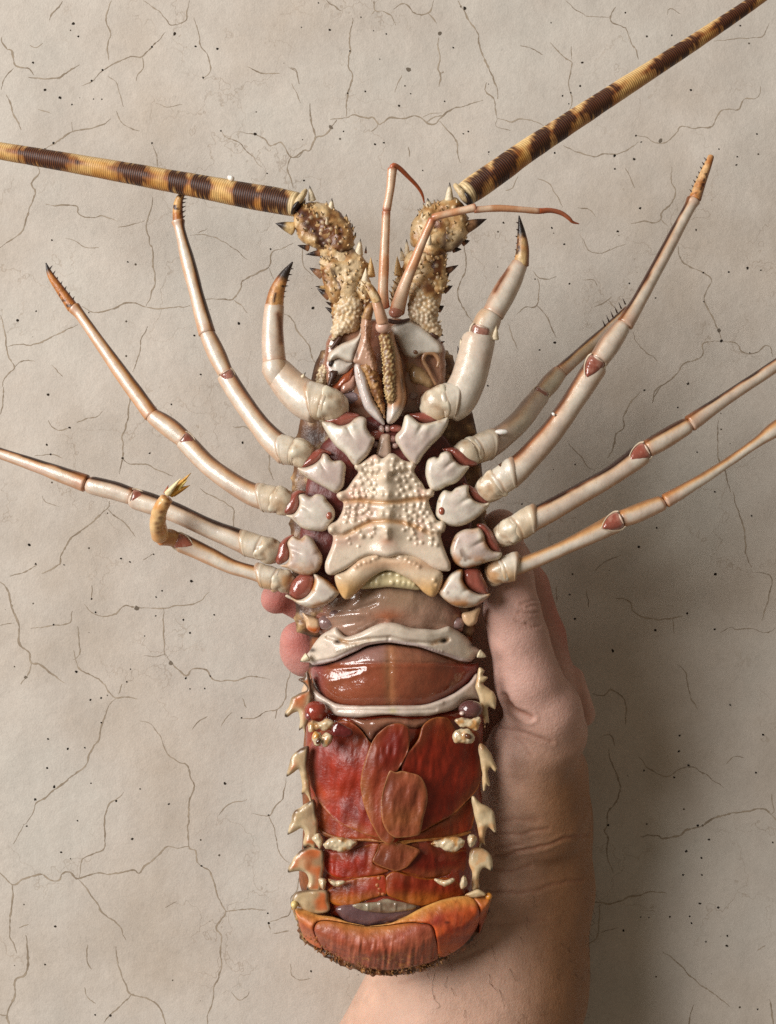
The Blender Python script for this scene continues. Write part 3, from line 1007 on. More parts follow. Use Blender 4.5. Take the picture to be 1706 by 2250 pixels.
# fine hairs on the forearm
ms = []
g = np.random.default_rng(5)
x, y = px(M.V)
Nm = M.normals()
cand = np.where((y > 1960) & (y < 2320) & (x > 930) & (Nm[:, 2] > -0.35))[0]
for i in g.choice(cand, 60, replace=False):
    p = M.V[i]
    out = Nm[i]
    dirv = np.array([g.normal(0.35, 0.3), g.normal(0.9, 0.25), 0.0])
    dirv -= out * dirv.dot(out)
    dirv /= np.linalg.norm(dirv) + 1e-9
    L_ = g.uniform(16, 42)
    q = np.array([p - out * 1, p + out * 3.5 + dirv * L_ * 0.4, p + out * 4.5 + dirv * L_ * 0.75 + np.array([g.normal(0, 6), 0, 0]), p + out * 3 + dirv * L_])
    xx, yy = px(q)
    ms.append(tube(np.c_[xx, yy, q[:, 2]], [0.34, 0.32, 0.26, 0.12], n=4, m=7, caps=(0, 0)))

put('hair', join(ms), organic('arm_hair', rough=(0.4, 0.5), sss=0, coat=0, bumps=(), spec=0.3), hand, (96, 68, 48), kind='stuff')
# ------------------------------------------------------------------ the lobster
CREAM = lin((224, 212, 194))
PALE = lin((226, 217, 203))
LILAC = lin((214, 200, 194))
BROWN = lin((92, 44, 18))
DKBROWN = lin((44, 20, 12))
ORANGE = lin((205, 110, 46))
AMBER = lin((196, 148, 84))
TAN = lin((196, 160, 112))
MEMB = lin((160, 84, 70))
RED = lin((128, 34, 20))

lobster = empty('lobster', (850, 1300, 450))
tag(lobster, 'whole spiny lobster held belly up against the wall, pale underside, banded antennae and red tail', 'lobster')


def habd(x):
    return 575 - 75 * ((x - 856) / 195.0) ** 2


# ---- back shell, seen only round the edges
out = [(715, 770), (850, 750), (975, 770), (1020, 850), (1050, 960), (1064, 1100), (1062, 1250), (1042, 1350), (1030, 1395), (850, 1405), (672, 1395), (650, 1330), (640, 1200), (642, 1080), (655, 950), (680, 850)]
M = pillow(out, 490, top=26, bot=165, r=150, step=9)
M.bumps(M.pick(420, -0.6, 4, 13), 6.5, 5.5)
C = mix(lin((112, 72, 42)), lin((186, 150, 106)), np.clip(M.a['bump'] / 4, 0, 1))
C = mix(C, lin((66, 36, 20)), sm(0.5, 0.75, vn(M.V, 40, 2)))
shell = put('carapace', M, M_HORN, lobster, C)
# red tissue between the leg bases
out = [(735, 950), (790, 925), (850, 905), (910, 925), (965, 950), (1010, 1010), (1036, 1120), (1036, 1240), (1010, 1292), (960, 1300), (850, 1290), (745, 1300), (690, 1292), (662, 1240), (664, 1120), (692, 1010)]
M = pillow(out, lambda x, y: 545 - 22 * sm(1230, 1295, y), top=26, bot=40, r=60, step=7)
M.lump(28, 6, 3)
C = mix(lin((80, 18, 12)), lin((118, 44, 34)), vn(M.V, 30, 4))
put('chest_membrane', M, M_FAN, lobster, C)

# ---- sternum
B = lambda pts: cr('B', pts)
so = B([(760,832),(800,862),(830,850),(862,825),(905,832),(950,868),(1000,885),(1035,884),(1056,915),(1042,955),(1066,1000),(1105,1050),(1128,1088),(1165,1082),(1190,1100),(1186,1138),(1152,1165),(1160,1215),(1180,1262),(1200,1302),(1222,1320),(1258,1322),(1276,1356),(1266,1398),(1240,1425),(1250,1480),(1272,1545),(1290,1590),(1310,1640),(1306,1688),(1255,1695),(1180,1672),(1110,1625),(1040,1590),(960,1575),(850,1592),(740,1575),(660,1600),(580,1655),(500,1700),(430,1725),(390,1702),(383,1645),(400,1590),(432,1510),(442,1440),(412,1412),(403,1372),(428,1342),(470,1318),(508,1255),(518,1192),(490,1170),(468,1138),(484,1108),(535,1090),(568,1050),(600,1005),(628,965),(604,940),(602,908),(640,898),(680,870),(720,845)])
GROOVE = [B([(515,1180),(640,1172),(720,1182),(830,1188),(940,1182),(1040,1165),(1150,1160)]), B([(430,1428),(520,1432),(640,1370),(720,1330),(830,1322),(960,1335),(1050,1365),(1150,1412),(1240,1430)]), B([(640,960),(720,985),(780,985)]), B([(880,985),(960,965),(1040,950)])]
BUMPS = [(830,1000,22,9),(802,1125,12,8),(850,1125,12,8),(800,1268,14,9),(858,1272,14,9),(840,1400,14,10),(845,1440,13,7),(690,1195,6,4),(672,1250,7,4)]
g = np.random.default_rng(12)
zones = [((600,850,790,960),17,8.0),((880,845,1050,955),17,8.0),((575,975,760,1150),30,7.5),((915,965,1120,1150),32,8.5),((520,1190,720,1330),24,7.5),((965,1175,1190,1390),44,8.5),((540,1375,760,1510),13,6.5),((1000,1370,1210,1500),18,7),((880,1180,960,1300),5,5),((600,1080,760,1160),6,6)]
for (x0, y0, x1, y1), n, r in zones:
    pts = []
    n = int(n * 0.72)
    for _ in range(4000):
        p = np.array([g.uniform(x0, x1), g.uniform(y0, y1)])
        if all(np.hypot(*(p - q)) > 36 for q in pts):
            pts.append(p)
            if len(pts) >= n:
                break
    for p in pts:
        rr = r * g.uniform(0.75, 1.5)
        BUMPS.append((p[0], p[1], rr, rr * 0.66))
for (x, y) in [(620,925),(1040,920),(495,1135),(1165,1118),(425,1385),(1250,1362)]:
    BUMPS.append((x, y, 22, 8))
BX = np.array([[600 + b[0] / 3.354, 750 + b[1] / 3.354, b[2] / 1.9, b[3]] for b in BUMPS])


def st_h(x, y):
    d = np.abs(x - 850)
    return 598 + 10 * np.exp(-(d / 30) ** 2) - 0.10 * d * sm(1250, 1000, y) + 6 * sm(1180, 1230, y)


def st_disp(x, y, d):
    o = np.zeros(len(x))
    for gl in GROOVE:
        dd = line_dist(x, y, gl)
        o -= 6.5 * np.exp(-(dd / 4.2) ** 2)
        o += 2.0 * np.exp(-((dd - 11) / 7) ** 2)
    o += 4 * sm(1130, 1160, y) * sm(1200, 1170, y)
    o += 8 * np.exp(-((x - 850) / 16) ** 2) * sm(1010, 1040, y) * sm(1190, 1150, y) * 0.4
    for bx, by, br, bh in BX:
        q = ((x - bx) ** 2 + (y - by) ** 2) / br ** 2
        k = q < 9
        o[k] = np.maximum(o[k], 0) + bh * 0.95 * np.exp(-q[k] ** 1.15) if False else o[k] + bh * 0.95 * np.exp(-q[k] ** 1.15)
    # crease between the last wings
    return o


M = pillow(so, st_h, top=14, bot=14, r=11, step=2.6, disp=st_disp, ostep=3.0)
x, y = px(M.V)
C = mix(lin((214, 196, 174)), lin((206, 176, 156)), sm(0.42, 0.68, vn(M.V, 60, 5)))
C = mix(C, lin((210, 160, 140)), 0.55 * sm(0.5, 0.75, vn(M.V, 34, 9)) * sm(900, 1000, y) * sm(1230, 1150, y))
bt = np.zeros(len(x))
for bx, by, br, bh in BX:
    bt = np.maximum(bt, np.exp(-(((x - bx) ** 2 + (y - by) ** 2) / br ** 2) * 0.8))
C = mix(C, lin((226, 208, 184)), 0.7 * bt)
C = mix(C, lin((196, 146, 88)), 0.8 * np.maximum.reduce([np.exp(-(line_dist(x, y, gl) / 5.5) ** 2) for gl in GROOVE[:2]]) * sm(130, 60, np.abs(x - 850)))
C = mix(C, lin((196, 132, 88)), 0.5 * np.exp(-(((x - 850) / 12) ** 2 + ((y - 1190) / 6) ** 2)))
C = mix(C, lin((220, 204, 184)), sm(1180, 1230, y) * 0.6)
sternum = put('sternum', M, M_SHELL, lobster, C)
# rearmost plate with two lobes
wo = B([(540,1680),(620,1590),(740,1550),(850,1570),(955,1550),(1090,1590),(1190,1660),(1248,1700),(1250,1780),(1222,1850),(1175,1886),(1112,1852),(1055,1792),(975,1738),(850,1690),(740,1735),(655,1815),(585,1885),(532,1902),(492,1855),(462,1785),(456,1722),(500,1700)])
WB = np.array([[600 + q / 3.354, 750 + w / 3.354] for q, w in [(640,1640),(680,1625),(710,1618),(745,1600),(770,1588),(610,1660),(950,1590),(985,1605),(1015,1628),(1045,1640),(1075,1660),(930,1580),(1190,1760),(1210,1800)]])


def wd(x, y, d):
    o = np.zeros(len(x))
    for bx, by in WB:
        o += 4.5 * np.exp(-(((x - bx) ** 2 + (y - by) ** 2) / 20.0) ** 1.1)
    return o


M = pillow(wo, lambda x, y: 594 + 0.05 * np.abs(x - 850) - 4 * sm(1260, 1310, y), top=20, bot=14, r=30, step=3.0, disp=wd)
x, y = px(M.V)
C = mix(lin((218, 196, 168)), lin((212, 164, 100)), sm(1255, 1300, y) * 0.85)
C = mix(C, lin((206, 160, 124)), 0.6 * sm(22, 8, np.abs(M.a['d'] - 18)) * sm(1215, 1240, y) * sm(1265, 1240, y))
put('sternum_wing', M, M_SHELL, sternum, C)
M = pillow(B([(760,830),(790,700),(800,685),(840,680),(862,690),(862,720),(872,830),(850,870),(815,875)]), 578, top=14, bot=12, r=10, step=3)
put('sternum_keel', M, M_SHELL, sternum, lin((206, 178, 160)) * np.ones((len(M.V), 1)))
ob = B([(640,1820),(680,1740),(740,1700),(850,1680),(960,1700),(1040,1750),(1085,1830),(960,1822),(850,1812),(740,1822)])
ms = pillow(ob, 574, top=14, bot=10, r=12, step=3)
ms.bumps(np.array([up(np.array(v)) for v in [(600 + q / 3.354, 750 + w / 3.354, 588.0) for q, w in [(690,1790),(730,1780),(770,1778),(820,1720),(870,1715),(880,1778),(930,1770),(970,1778),(1010,1782),(1040,1790),(780,1740),(930,1725)]]]), 5, 4)
put('plate_fold', ms, M_SHELL, lobster, (206, 190, 148))

# ---- walking legs
LEGS = {}


def leg_color(M, brown=0.5, warm=0.3, seed=1, joint=0.0, dark=True, lo=(214, 203, 188)):
    """pale below, brown along the upper edge, warmer near the joints"""
    nz = vn(M.V, 45, seed)
    e = M.a['side'] + (nz - 0.5) * 0.35
    C = mix(lin(lo), lin((206, 188, 172)), sm(0.35, 0.7, vn(M.V, 70, seed + 3)))
    C = mix(C, lin((208, 162, 104)), warm * sm(0.05, 0.6, e))
    C = mix(C, lin((150, 78, 30)), brown * sm(0.42, 0.72, e))
    if dark:
        th = 0.72 - 0.14 * (brown > 0.85)
        C = mix(C, DKBROWN, brown * sm(th, th + 0.12, e))
    C = mix(C, lin((196, 132, 70)), warm * 0.85 * sm(-0.45, -0.9, e))
    if joint:
        C = mix(C, lin((186, 108, 48)), 0.6 * joint * np.maximum(sm(0.12, 0.0, M.a['t']), sm(0.9, 1.0, M.a['t'])))
    return C


def walking_leg(name, anchor, label):
    e = empty(name, anchor, lobster, label)
    return e


def coxa(leg, out, memb, h=606, tint=0.0, seed=0, hole=None, mh=None, lowbrown=0.0):
    o = B(out)
    cx, cy = o.mean(0)
    o = np.array([cx, cy]) + (o - [cx, cy]) * 1.05

    def hc(x, y):
        return h - 14 * np.abs(x - 850) / 200.0

    sgn = 1 if cx > 850 else -1
    size = math.sqrt(len(o) and np.ptp(o[:, 0]) * np.ptp(o[:, 1])) * 0.5
    top_dir = m_c = B(memb).mean(0) - np.array([cx, cy])      # the notch faces the soft patch
    top_dir = top_dir / np.linalg.norm(top_dir)
    side = np.array([-top_dir[1], top_dir[0]])

    def disp(x, y, d):
        u = (x - cx) * side[0] + (y - cy) * side[1]
        v = (x - cx) * top_dir[0] + (y - cy) * top_dir[1]
        bend = 5 * np.sin(v / 17.0 + seed)
        crease = np.exp(-((u + 3 * math.cos(seed * 2.1) + bend * 0.4) / 3.6) ** 2) * sm(-size * 0.25, size * 0.5, v)
        ridge = np.exp(-((u - 11 + bend * 0.4) / 7.0) ** 2) + np.exp(-((u + 12 + bend * 0.4) / 8.0) ** 2)
        dome = 9 * np.clip(1 - (u ** 2 + v ** 2) / (size ** 2 * 1.2), 0, 1)
        lip = 1.6 * np.exp(-((d - 5) / 3.2) ** 2) * sm(0, size * 0.5, v)
        return -5.0 * crease + 2.6 * ridge * sm(-size * 0.4, size * 0.6, v) + dome + lip
    M = pillow(o, hc, top=16, bot=34, r=13, step=2.8, disp=disp)
    M.lump(22, 0.7, seed)
    x, y = px(M.V)
    C = mix(lin((222, 212, 198)), lin((206, 188, 178)), sm(0.4, 0.72, vn(M.V, 40, seed)))
    C = mix(C, lin((214, 200, 172)), sm(8, 1, M.a['d']) * 0.6)
    C = mix(C, lin((190, 168, 160)), 0.5 * sm(10, 22, M.a['d']) * sm(0.4, 0.65, vn(M.V, 30, seed + 20)))
    C = mix(C, lin((150, 104, 60)), 0.5 * sm(0.66, 0.78, vn(M.V, 11, seed + 30)) * sm(14, 3, M.a['d']))
    if tint:
        C = mix(C, lin((186, 122, 50)), tint * sm(0.3, 0.75, vn(M.V, 22, seed + 2)) * sm(16, 0, M.a['d']))
        C = mix(C, lin((176, 112, 48)), tint * sm(cy + 6, cy + 30, y) * sm(0.35, 0.7, vn(M.V, 16, seed + 8)))
    if lowbrown:
        inner = -((x - cx) * top_dir[0] + (y - cy) * top_dir[1])
        C = mix(C, lin((92, 48, 18)), lowbrown * sm(0.52, 0.7, vn(M.V, 12, seed + 4)) * sm(8, 34, inner))
    put('coxa', M, M_SHELL, leg, C)
    m = B(memb)
    mc = m.mean(0)
    m = mc + (m - mc) * 1.07
    M = pillow(m, (mh or h) - 24, top=19, bot=16, r=20, step=3.0)
    M.lump(20, 1.5, seed + 5)
    C = mix(lin((128, 58, 46)), lin((156, 92, 78)), vn(M.V, 24, seed + 1))
    put('joint_membrane', M, M_MEAT, leg, C)
    if hole is not None:
        p = B([hole])[0]
        M = ball((p[0], p[1], h + 19 - 14 * abs(p[0] - 850) / 200.0), (7, 9, 4))
        put('pore', M, M_MEAT, leg, (150, 84, 64))


def knuckles(leg, a, b, r0, r1, h0, h1, seed, n=4, tint=0.2):
    """the short wrinkled joint pieces (basis and ischium) between base plate and long leg"""
    a, b = np.array(a, float), np.array(b, float)
    d = (b - a) / np.linalg.norm(b - a)
    nrm = np.array([-d[1], d[0]])
    mid = a + (b - a) * 0.46
    hm = h0 + (h1 - h0) * 0.46
    M = tube([(*(a + d * r0 * 0.02), h0 - 24), (*(a + (b - a) * 0.2), h0 - 6), (*(a + (b - a) * 0.3), (h0 + hm) / 2), (*(mid + d * 3), hm)], [r0 * 0.78, r0 * 0.94, r0 * 0.94, r1 * 0.93], n=44, step=1.8, caps=(0.16, 0.2), fz=0.9)
    t = M.a['t']
    wob = (vn(M.V, r0 * 0.8, seed) - 0.5) * 0.5 + 0.12 * M.a['side']
    groove = np.exp(-((t + wob - 0.62) / 0.05) ** 2)
    Nn = M.normals()
    M.V = M.V - Nn * (groove * r0 * 0.09)[:, None]
    pk = M.pick(7, -0.2, seed, r0 * 0.62)
    g = np.random.default_rng(seed)
    M.bumps(pk, r0 * g.uniform(0.26, 0.42, len(pk)), r0 * g.uniform(0.06, 0.17, len(pk)), 2.4)
    bp = M.a['bump'] / (r0 * 0.1)
    M.bumps(M.pick(9, -0.2, seed + 3, r0 * 0.4), r0 * 0.16, -r0 * 0.06)
    M.lump(9, 1.0, seed)
    C = mix(lin((206, 190, 166)), lin((222, 212, 190)), np.clip(bp, 0, 1))
    C = mix(C, lin((164, 124, 86)), 0.5 * np.clip(-M.a['bump'] / (r0 * 0.05), 0, 1))
    C = mix(C, lin((150, 108, 72)), 0.5 * groove)
    C = mix(C, lin((190, 128, 56)), tint * sm(0.4, 0.7, vn(M.V, 24, seed + 2)))
    put('basis', M, M_SHELL, leg, C)
    M = tube([(*(mid - d * 2), hm + 1), (*(a + (b - a) * 0.72), h0 + (h1 - h0) * 0.7), (*b, h1)], [r1 * 0.92, r1 * 0.97, r1 * 0.97], n=36, step=2.2, caps=(0.3, 0.3), fz=0.95)
    t = M.a['t'] + 0.10 * M.a['side'] ** 2 - 0.05
    Nn = M.normals()
    d3 = up(np.array([[*b, h1]]))[0] - up(np.array([[*mid, hm]]))[0]
    d3 /= np.linalg.norm(d3)
    M.V = M.V + Nn * (1.2 * np.exp(-((t - 0.86) / 0.06) ** 2) - 1.4 * np.exp(-((t - 0.12) / 0.05) ** 2))[:, None]
    M.V = M.V + d3[None] * (M.a['side'] * 0.35 * r1 * sm(0.5, 1.0, M.a['t']))[:, None]
    M.lump(26, 2.2, seed + 1)
    C = mix(lin((216, 206, 190)), lin((208, 190, 164)), sm(0.35, 0.7, vn(M.V, 36, seed + 7)))
    C = mix(C, lin((204, 150, 84)), tint * sm(0.3, -0.8, M.a['side']))
    C = mix(C, lin((170, 122, 78)), 0.55 * np.exp(-((t - 0.12) / 0.05) ** 2))
    C = mix(C, lin((150, 96, 52)), 0.65 * sm(0.90, 1.0, t))
    put('ischium', M, M_SHELL, leg, C)


def seg(leg, name, pts, rad, seed, fz=0.95, caps=(0.25, 0.25), mat=None, streak=None, **kw):
    M = tube(pts, rad, n=24, step=3.6, caps=caps, fz=fz)
    M.lump(60, 1.5, seed)
    C = leg_color(M, seed=seed, **kw)
    if streak is not None:
        x, y = px(M.V)
        dd = line_dist(x, y, streak[0]) + (vn(M.V, 10, seed) - 0.5) * 3
        C = mix(C, lin((176, 104, 52)), 0.8 * np.exp(-(dd / (streak[1] * 1.7)) ** 2) * sm(-0.2, 0.3, M.normals()[:, 2]))
        C = mix(C, lin((84, 40, 20)), 0.9 * np.exp(-(dd / streak[1]) ** 2) * sm(-0.2, 0.3, M.normals()[:, 2]))
    return put(name, M, mat or M_SHELL, leg, C), M


def elbow(leg, at, d, r, h, seed, red=(136, 76, 62)):
    """the reddish arrow-shaped soft patch where the upper leg meets the next piece; d = direction outward"""
    d = np.array(d, float)
    d /= np.linalg.norm(d)
    n = np.array([-d[1], d[0]])
    at = np.array(at, float)

    def on(x, y, lift=0.0):
        v = ((x - at[0]) * n[0] + (y - at[1]) * n[1]) / (r * 1.12)
        return h + 0.95 * r * 1.08 * np.sqrt(np.clip(1 - v ** 2, 0.08, 1)) + lift
    q = [(-1.55, 0.05), (-1.1, 0.42), (-0.5, 0.78), (0.25, 0.90), (0.62, 0.70), (0.66, 0.0), (0.62, -0.70), (0.25, -0.90), (-0.5, -0.78), (-1.1, -0.42)]
    o = np.array([at + d * u * r + n * v * r for u, v in q])
    M = pillow(o, lambda x, y: on(x, y, -3.0), top=5.5, bot=8, r=7, step=2.2)
    x, y = px(M.V)
    C = mix(lin(red), lin((176, 124, 108)), 0.7 * sm(0.5, 0.8, vn(M.V, 9, seed)))
    C = mix(C, lin((176, 132, 116)), 0.55 * sm(0.1, 0.6, ((x - at[0]) * d[0] + (y - at[1]) * d[1]) / r))
    put('joint_membrane', M, M_MEAT, leg, C)
    # pale raised lips of the shell round the notch
    for sg in (1, -1):
        qq = [(-1.7, 0.0), (-1.15, 0.5 * sg), (-0.5, 0.86 * sg), (0.25, 0.98 * sg), (0.7, 0.86 * sg)]
        p = np.array([at + d * u * r + n * v * r for u, v in qq])
        M = tube([(x_, y_, float(on(np.array(x_), np.array(y_), -1.2))) for x_, y_ in p], [r * 0.03, r * 0.06, r * 0.08, r * 0.12, r * 0.08], n=10, step=2.2)
        put('joint_lip', M, M_SHELL, leg, (204, 186, 162))
    p = np.array([at + d * 0.62 * r + n * v * r for v in (-0.55, -0.2, 0.1, 0.5)])
    M = tube([(x_, y_, float(on(np.array(x_), np.array(y_), 0.8))) for x_, y_ in p], [r * 0.06, r * 0.13, r * 0.11, r * 0.06], n=10, step=2)
    put('joint_ridge', M, M_SHELL, leg, (200, 176, 158))


def claw(leg, pts, rad, seed, teeth_side, n_teeth=7, tip=0.6, base=(206, 156, 96), tl=10, dots=True):
    M = tube(pts, rad, n=20, step=2.6, caps=(0.3, 0.6))
    nz = vn(M.V, 12, seed)
    C = mix(lin(base), lin((180, 112, 52)), sm(0.35, 0.75, vn(M.V, 26, seed)))
    if dots:
        C = mix(C, lin((64, 30, 16)), sm(0.66, 0.72, nz) * sm(0.0, 0.4, M.normals()[:, 2]))
    C = mix(C, lin((130, 58, 22)), 0.75 * sm(0.35, 0.9, M.a['side'] * (1 if teeth_side > 0 else -1)))
    C = mix(C, lin((38, 26, 22)), sm(tip, tip + 0.18, M.a['t']) if tip < 1 else 0 * nz)
    put('claw', M, M_HORN, leg, C)
    # row of horny bristles
    P = spline(np.c_[np.array(pts, float), np.array(rad, float)], m=n_teeth + 2)
    T = np.gradient(P[:, :2], axis=0)
    T /= np.linalg.norm(T, axis=1)[:, None]
    ms = []
    g = np.random.default_rng(seed)
    for i in range(1, n_teeth + 1):
        nn = np.array([-T[i, 1], T[i, 0]])
        if nn[0] * teeth_side < 0:
            nn = -nn
        b = P[i, :2] + nn * P[i, 3] * 0.8
        L_ = tl * g.uniform(0.7, 1.15)
        t_ = b + nn * L_ * 0.9 + T[i] * L_ * 0.5
        ms.append(spike((*b, P[i, 2] + g.uniform(-2, 4)), (*t_, P[i, 2] + g.uniform(0, 5)), 2.2, n=7, k=5))
    put('bristle', join(ms), M_DARK, leg, (48, 26, 18), kind='stuff')


def thorn(parent, b, t, r, dark=0.6, base=(222, 204, 172), tipc=(36, 20, 16), bend=(0, 0, 0), name='spine', n=12, k=11, fz=1.0):
    M = spike(b, t, r, bend, n=n, k=k, fz=fz)
    C = mix(lin(base), lin(tipc), sm(dark - 0.12, dark + 0.2, M.a['t'] + (vn(M.V, 10, 3) - 0.5) * 0.2))
    return put(name, M, M_HORN, parent, C)


# left legs, head to tail
Lg = walking_leg('walking_leg', (690, 930, 590), 'stout foremost leg on the left with a black-tipped claw')
coxa(Lg, [(370,605),(430,600),(500,625),(560,610),(610,570),(650,560),(685,580),(690,640),(720,690),(742,712),(735,760),(700,830),(650,880),(620,908),(590,895),(540,830),(470,770),(425,710)],
     [(385,590),(440,550),(510,515),(580,525),(632,545),(610,580),(560,610),(500,625),(430,605)], 600, seed=1)
knuckles(Lg, (744, 893), (684, 880), 39, 42, 582, 570, 21, n=4)
seg(Lg, 'merus', [(700, 893, 570), (672, 878, 560), (640, 851, 548), (612, 818, 540), (596, 800, 540)], [41, 43, 39, 33, 27], 31, brown=0.15, warm=0.35, dark=False)
thorn(Lg, (655, 843, 560), (672, 818, 575), 9, 0.75)
thorn(Lg, (666, 858, 545), (678, 835, 540), 8, 0.3, base=(90, 50, 30))
seg(Lg, 'carpus', [(616, 833, 545), (606, 812, 548), (602, 794, 548)], [28, 29, 26], 32, brown=0.1, warm=0.5)
seg(Lg, 'propodus', [(603, 795, 548), (600, 760, 545), (600, 715, 540), (603, 672, 535)], [26, 25.5, 23.5, 22], 33, brown=0.15, warm=0.3, joint=0.5, streak=(cr('L', [(1466,1055),(1478,1120),(1482,1200)]), 4.5))
claw(Lg, [(602, 678, 535), (609, 640, 538), (624, 606, 545), (643, 576, 552)], [21, 17, 11, 2], 34, 1, 7, 0.52, tl=7)

Lg = walking_leg('walking_leg', (660, 1000, 590), 'thin second leg on the left reaching up to the antenna')
coxa(Lg, [(190,935),(250,930),(310,905),(350,870),(370,832),(405,840),(440,880),(500,880),(530,920),(525,990),(515,1060),(472,1108),(430,1100),(340,1050),(255,1000)],
     [(210,920),(240,860),(300,815),(350,795),(415,815),(420,835),(380,830),(350,870),(310,905),(250,930)], 600, seed=2)
knuckles(Lg, (676, 1000), (616, 986), 32, 33, 574, 560, 22)
seg(Lg, 'merus', [(632, 993, 562), (600, 968, 555), (566, 929, 540), (530, 878, 520), (503, 835, 505), (497, 824, 503)], [32, 27, 23, 22, 22, 21], 41, brown=0.75, warm=0.6)
elbow(Lg, (500, 826), (-0.45, -0.9), 17, 506, 42)
seg(Lg, 'carpus', [(497, 822, 505), (478, 782, 495), (458, 738, 488), (454, 728, 487)], [17.5, 20, 17, 15], 43, brown=0.6, warm=0.7, joint=0.6)
seg(Lg, 'propodus', [(455, 732, 487), (437, 665, 470), (412, 570, 452), (396, 505, 440), (392, 486, 438)], [18.5, 17, 15, 12, 15], 44, brown=0.9, warm=0.8, joint=0.5)
claw(Lg, [(392, 490, 438), (391, 458, 440), (396, 434, 444), (412, 417, 450)], [12, 11, 8, 2], 45, 1, 6, 0.72, tl=9, base=(216, 168, 104))

Lg = walking_leg('walking_leg', (650, 1080, 590), 'thin third leg on the left with a spotted claw pointing up and out')
coxa(Lg, [(105,1280),(160,1270),(190,1230),(200,1190),(195,1140),(230,1130),(280,1150),(320,1130),(370,1140),(400,1180),(440,1230),(450,1280),(430,1330),(380,1390),(300,1390),(220,1370),(150,1310)],
     [(75,1260),(95,1180),(150,1120),(200,1100),(245,1120),(200,1135),(195,1190),(180,1240),(130,1270)], 598, seed=3, hole=(415, 1285))
knuckles(Lg, (636, 1106), (573, 1091), 32, 31, 572, 558, 23, n=5)
seg(Lg, 'merus', [(588, 1094, 560), (555, 1086, 555), (512, 1062, 545), (459, 1023, 525), (415, 978, 508), (405, 968, 505)], [30, 26, 23, 21.5, 22, 21], 51, brown=0.6, warm=0.7)
elbow(Lg, (409, 968), (-0.78, -0.62), 18, 506, 52)
seg(Lg, 'carpus', [(405, 966, 506), (373, 940, 495), (341, 917, 486), (334, 910, 484)], [19, 21.5, 18, 15], 53, brown=0.7, warm=0.7, joint=0.6)
seg(Lg, 'propodus', [(334, 912, 484), (290, 852, 468), (232, 771, 445), (180, 697, 425), (163, 676, 420)], [18, 17, 14.5, 11.5, 14], 54, brown=0.8, warm=1.0, joint=0.5, lo=(216, 190, 170))
claw(Lg, [(160, 676, 420), (135, 640, 418), (112, 606, 418), (101, 578, 420)], [13, 10.5, 7.5, 1.5], 55, 1, 7, 0.72, tl=8, base=(190, 124, 62))

Lg = walking_leg('walking_leg', (640, 1190, 590), 'long fourth leg on the left running out of the picture, black along its upper edge')
coxa(Lg, [(60,1650),(110,1630),(125,1560),(110,1490),(150,1442),(200,1460),(240,1435),(290,1460),(330,1530),(360,1590),(350,1650),(320,1700),(240,1720),(170,1700),(110,1670)],
     [(20,1610),(30,1540),(60,1480),(110,1440),(150,1430),(150,1445),(110,1490),(125,1560),(105,1610),(50,1640)], 596, seed=4, tint=0.55, lowbrown=0.8)
knuckles(Lg, (608, 1214), (532, 1192), 31, 29, 570, 562, 24, n=5)
seg(Lg, 'merus', [(546, 1195, 562), (515, 1183, 560), (460, 1161, 552), (380, 1124, 540), (305, 1098, 528), (290, 1095, 525)], [27, 24, 22, 22, 23, 20], 61, brown=1.0, warm=0.5, joint=0.3)
elbow(Lg, (300, 1094), (-0.96, -0.28), 19, 527, 62)
seg(Lg, 'carpus', [(290, 1091, 527), (250, 1078, 518), (205, 1067, 510), (196, 1064, 508)], [19, 21, 20, 17], 63, brown=1.0, warm=0.4, joint=0.5)
seg(Lg, 'propodus', [(188, 1062, 508), (100, 1030, 488), (0, 996, 465), (-110, 958, 440), (-190, 925, 424)], [20, 16, 13, 11, 10], 64, brown=1.0, warm=0.8, joint=0.7, lo=(212, 184, 168))
claw(Lg, [(-190, 925, 424), (-225, 905, 418), (-262, 872, 414)], [9, 7, 1.5], 65, 1, 6, 0.72, tl=7, base=(190, 124, 62))

Lg = walking_leg('walking_leg', (650, 1280, 590), 'rearmost leg on the left, its yellow claw curled up towards the viewer')
coxa(Lg, [(300,1720),(350,1735),(410,1775),(470,1835),(482,1858),(435,1908),(370,1945),(290,1960),(210,1942),(150,1905),(100,1880),(120,1865),(185,1900),(245,1882),(292,1820),(306,1760)],
     [(300,1738),(292,1822),(242,1884),(172,1904),(128,1862),(138,1790),(188,1730),(250,1712)], 596, seed=5, tint=0.9, mh=600, lowbrown=0.5)
knuckles(Lg, (640, 1282), (570, 1264), 26, 27, 566, 560, 25, n=4, tint=0.7)
seg(Lg, 'merus', [(586, 1266, 560), (555, 1258, 560), (510, 1245, 556), (459, 1221, 550), (405, 1195, 545), (392, 1190, 545)], [21, 17, 17, 19, 22, 19], 71, brown=0.7, warm=0.9)
elbow(Lg, (396, 1190), (-0.9, -0.3), 19, 545, 72, red=(160, 90, 70))
seg(Lg, 'carpus', [(390, 1187, 548), (372, 1181, 560), (352, 1182, 574)], [17, 19, 17], 73, brown=0.4, warm=1.0, joint=0.9, lo=(212, 150, 96))
M = tube([(352, 1178, 580), (347, 1150, 612), (352, 1120, 630), (366, 1096, 640)], [19, 18, 16.5, 15], n=22, step=3, caps=(0.5, 0.3))
M.lump(14, 1.5, 4)
C = mix(lin((222, 186, 134)), lin((208, 150, 88)), sm(0.3, 0.7, vn(M.V, 22, 4)))
x, y = px(M.V)
for q in [(354, 1125), (352, 1138), (345, 1150), (346, 1160), (367, 1107), (374, 1097), (347, 1170)]:
    C = mix(C, lin((104, 44, 24)), 0.85 * np.exp(-(((x - q[0]) / 5.5) ** 2 + ((y - q[1]) / 4.0) ** 2)) * (M.V[:, 2] > 606))
put('propodus', M, M_SHELL, Lg, C)
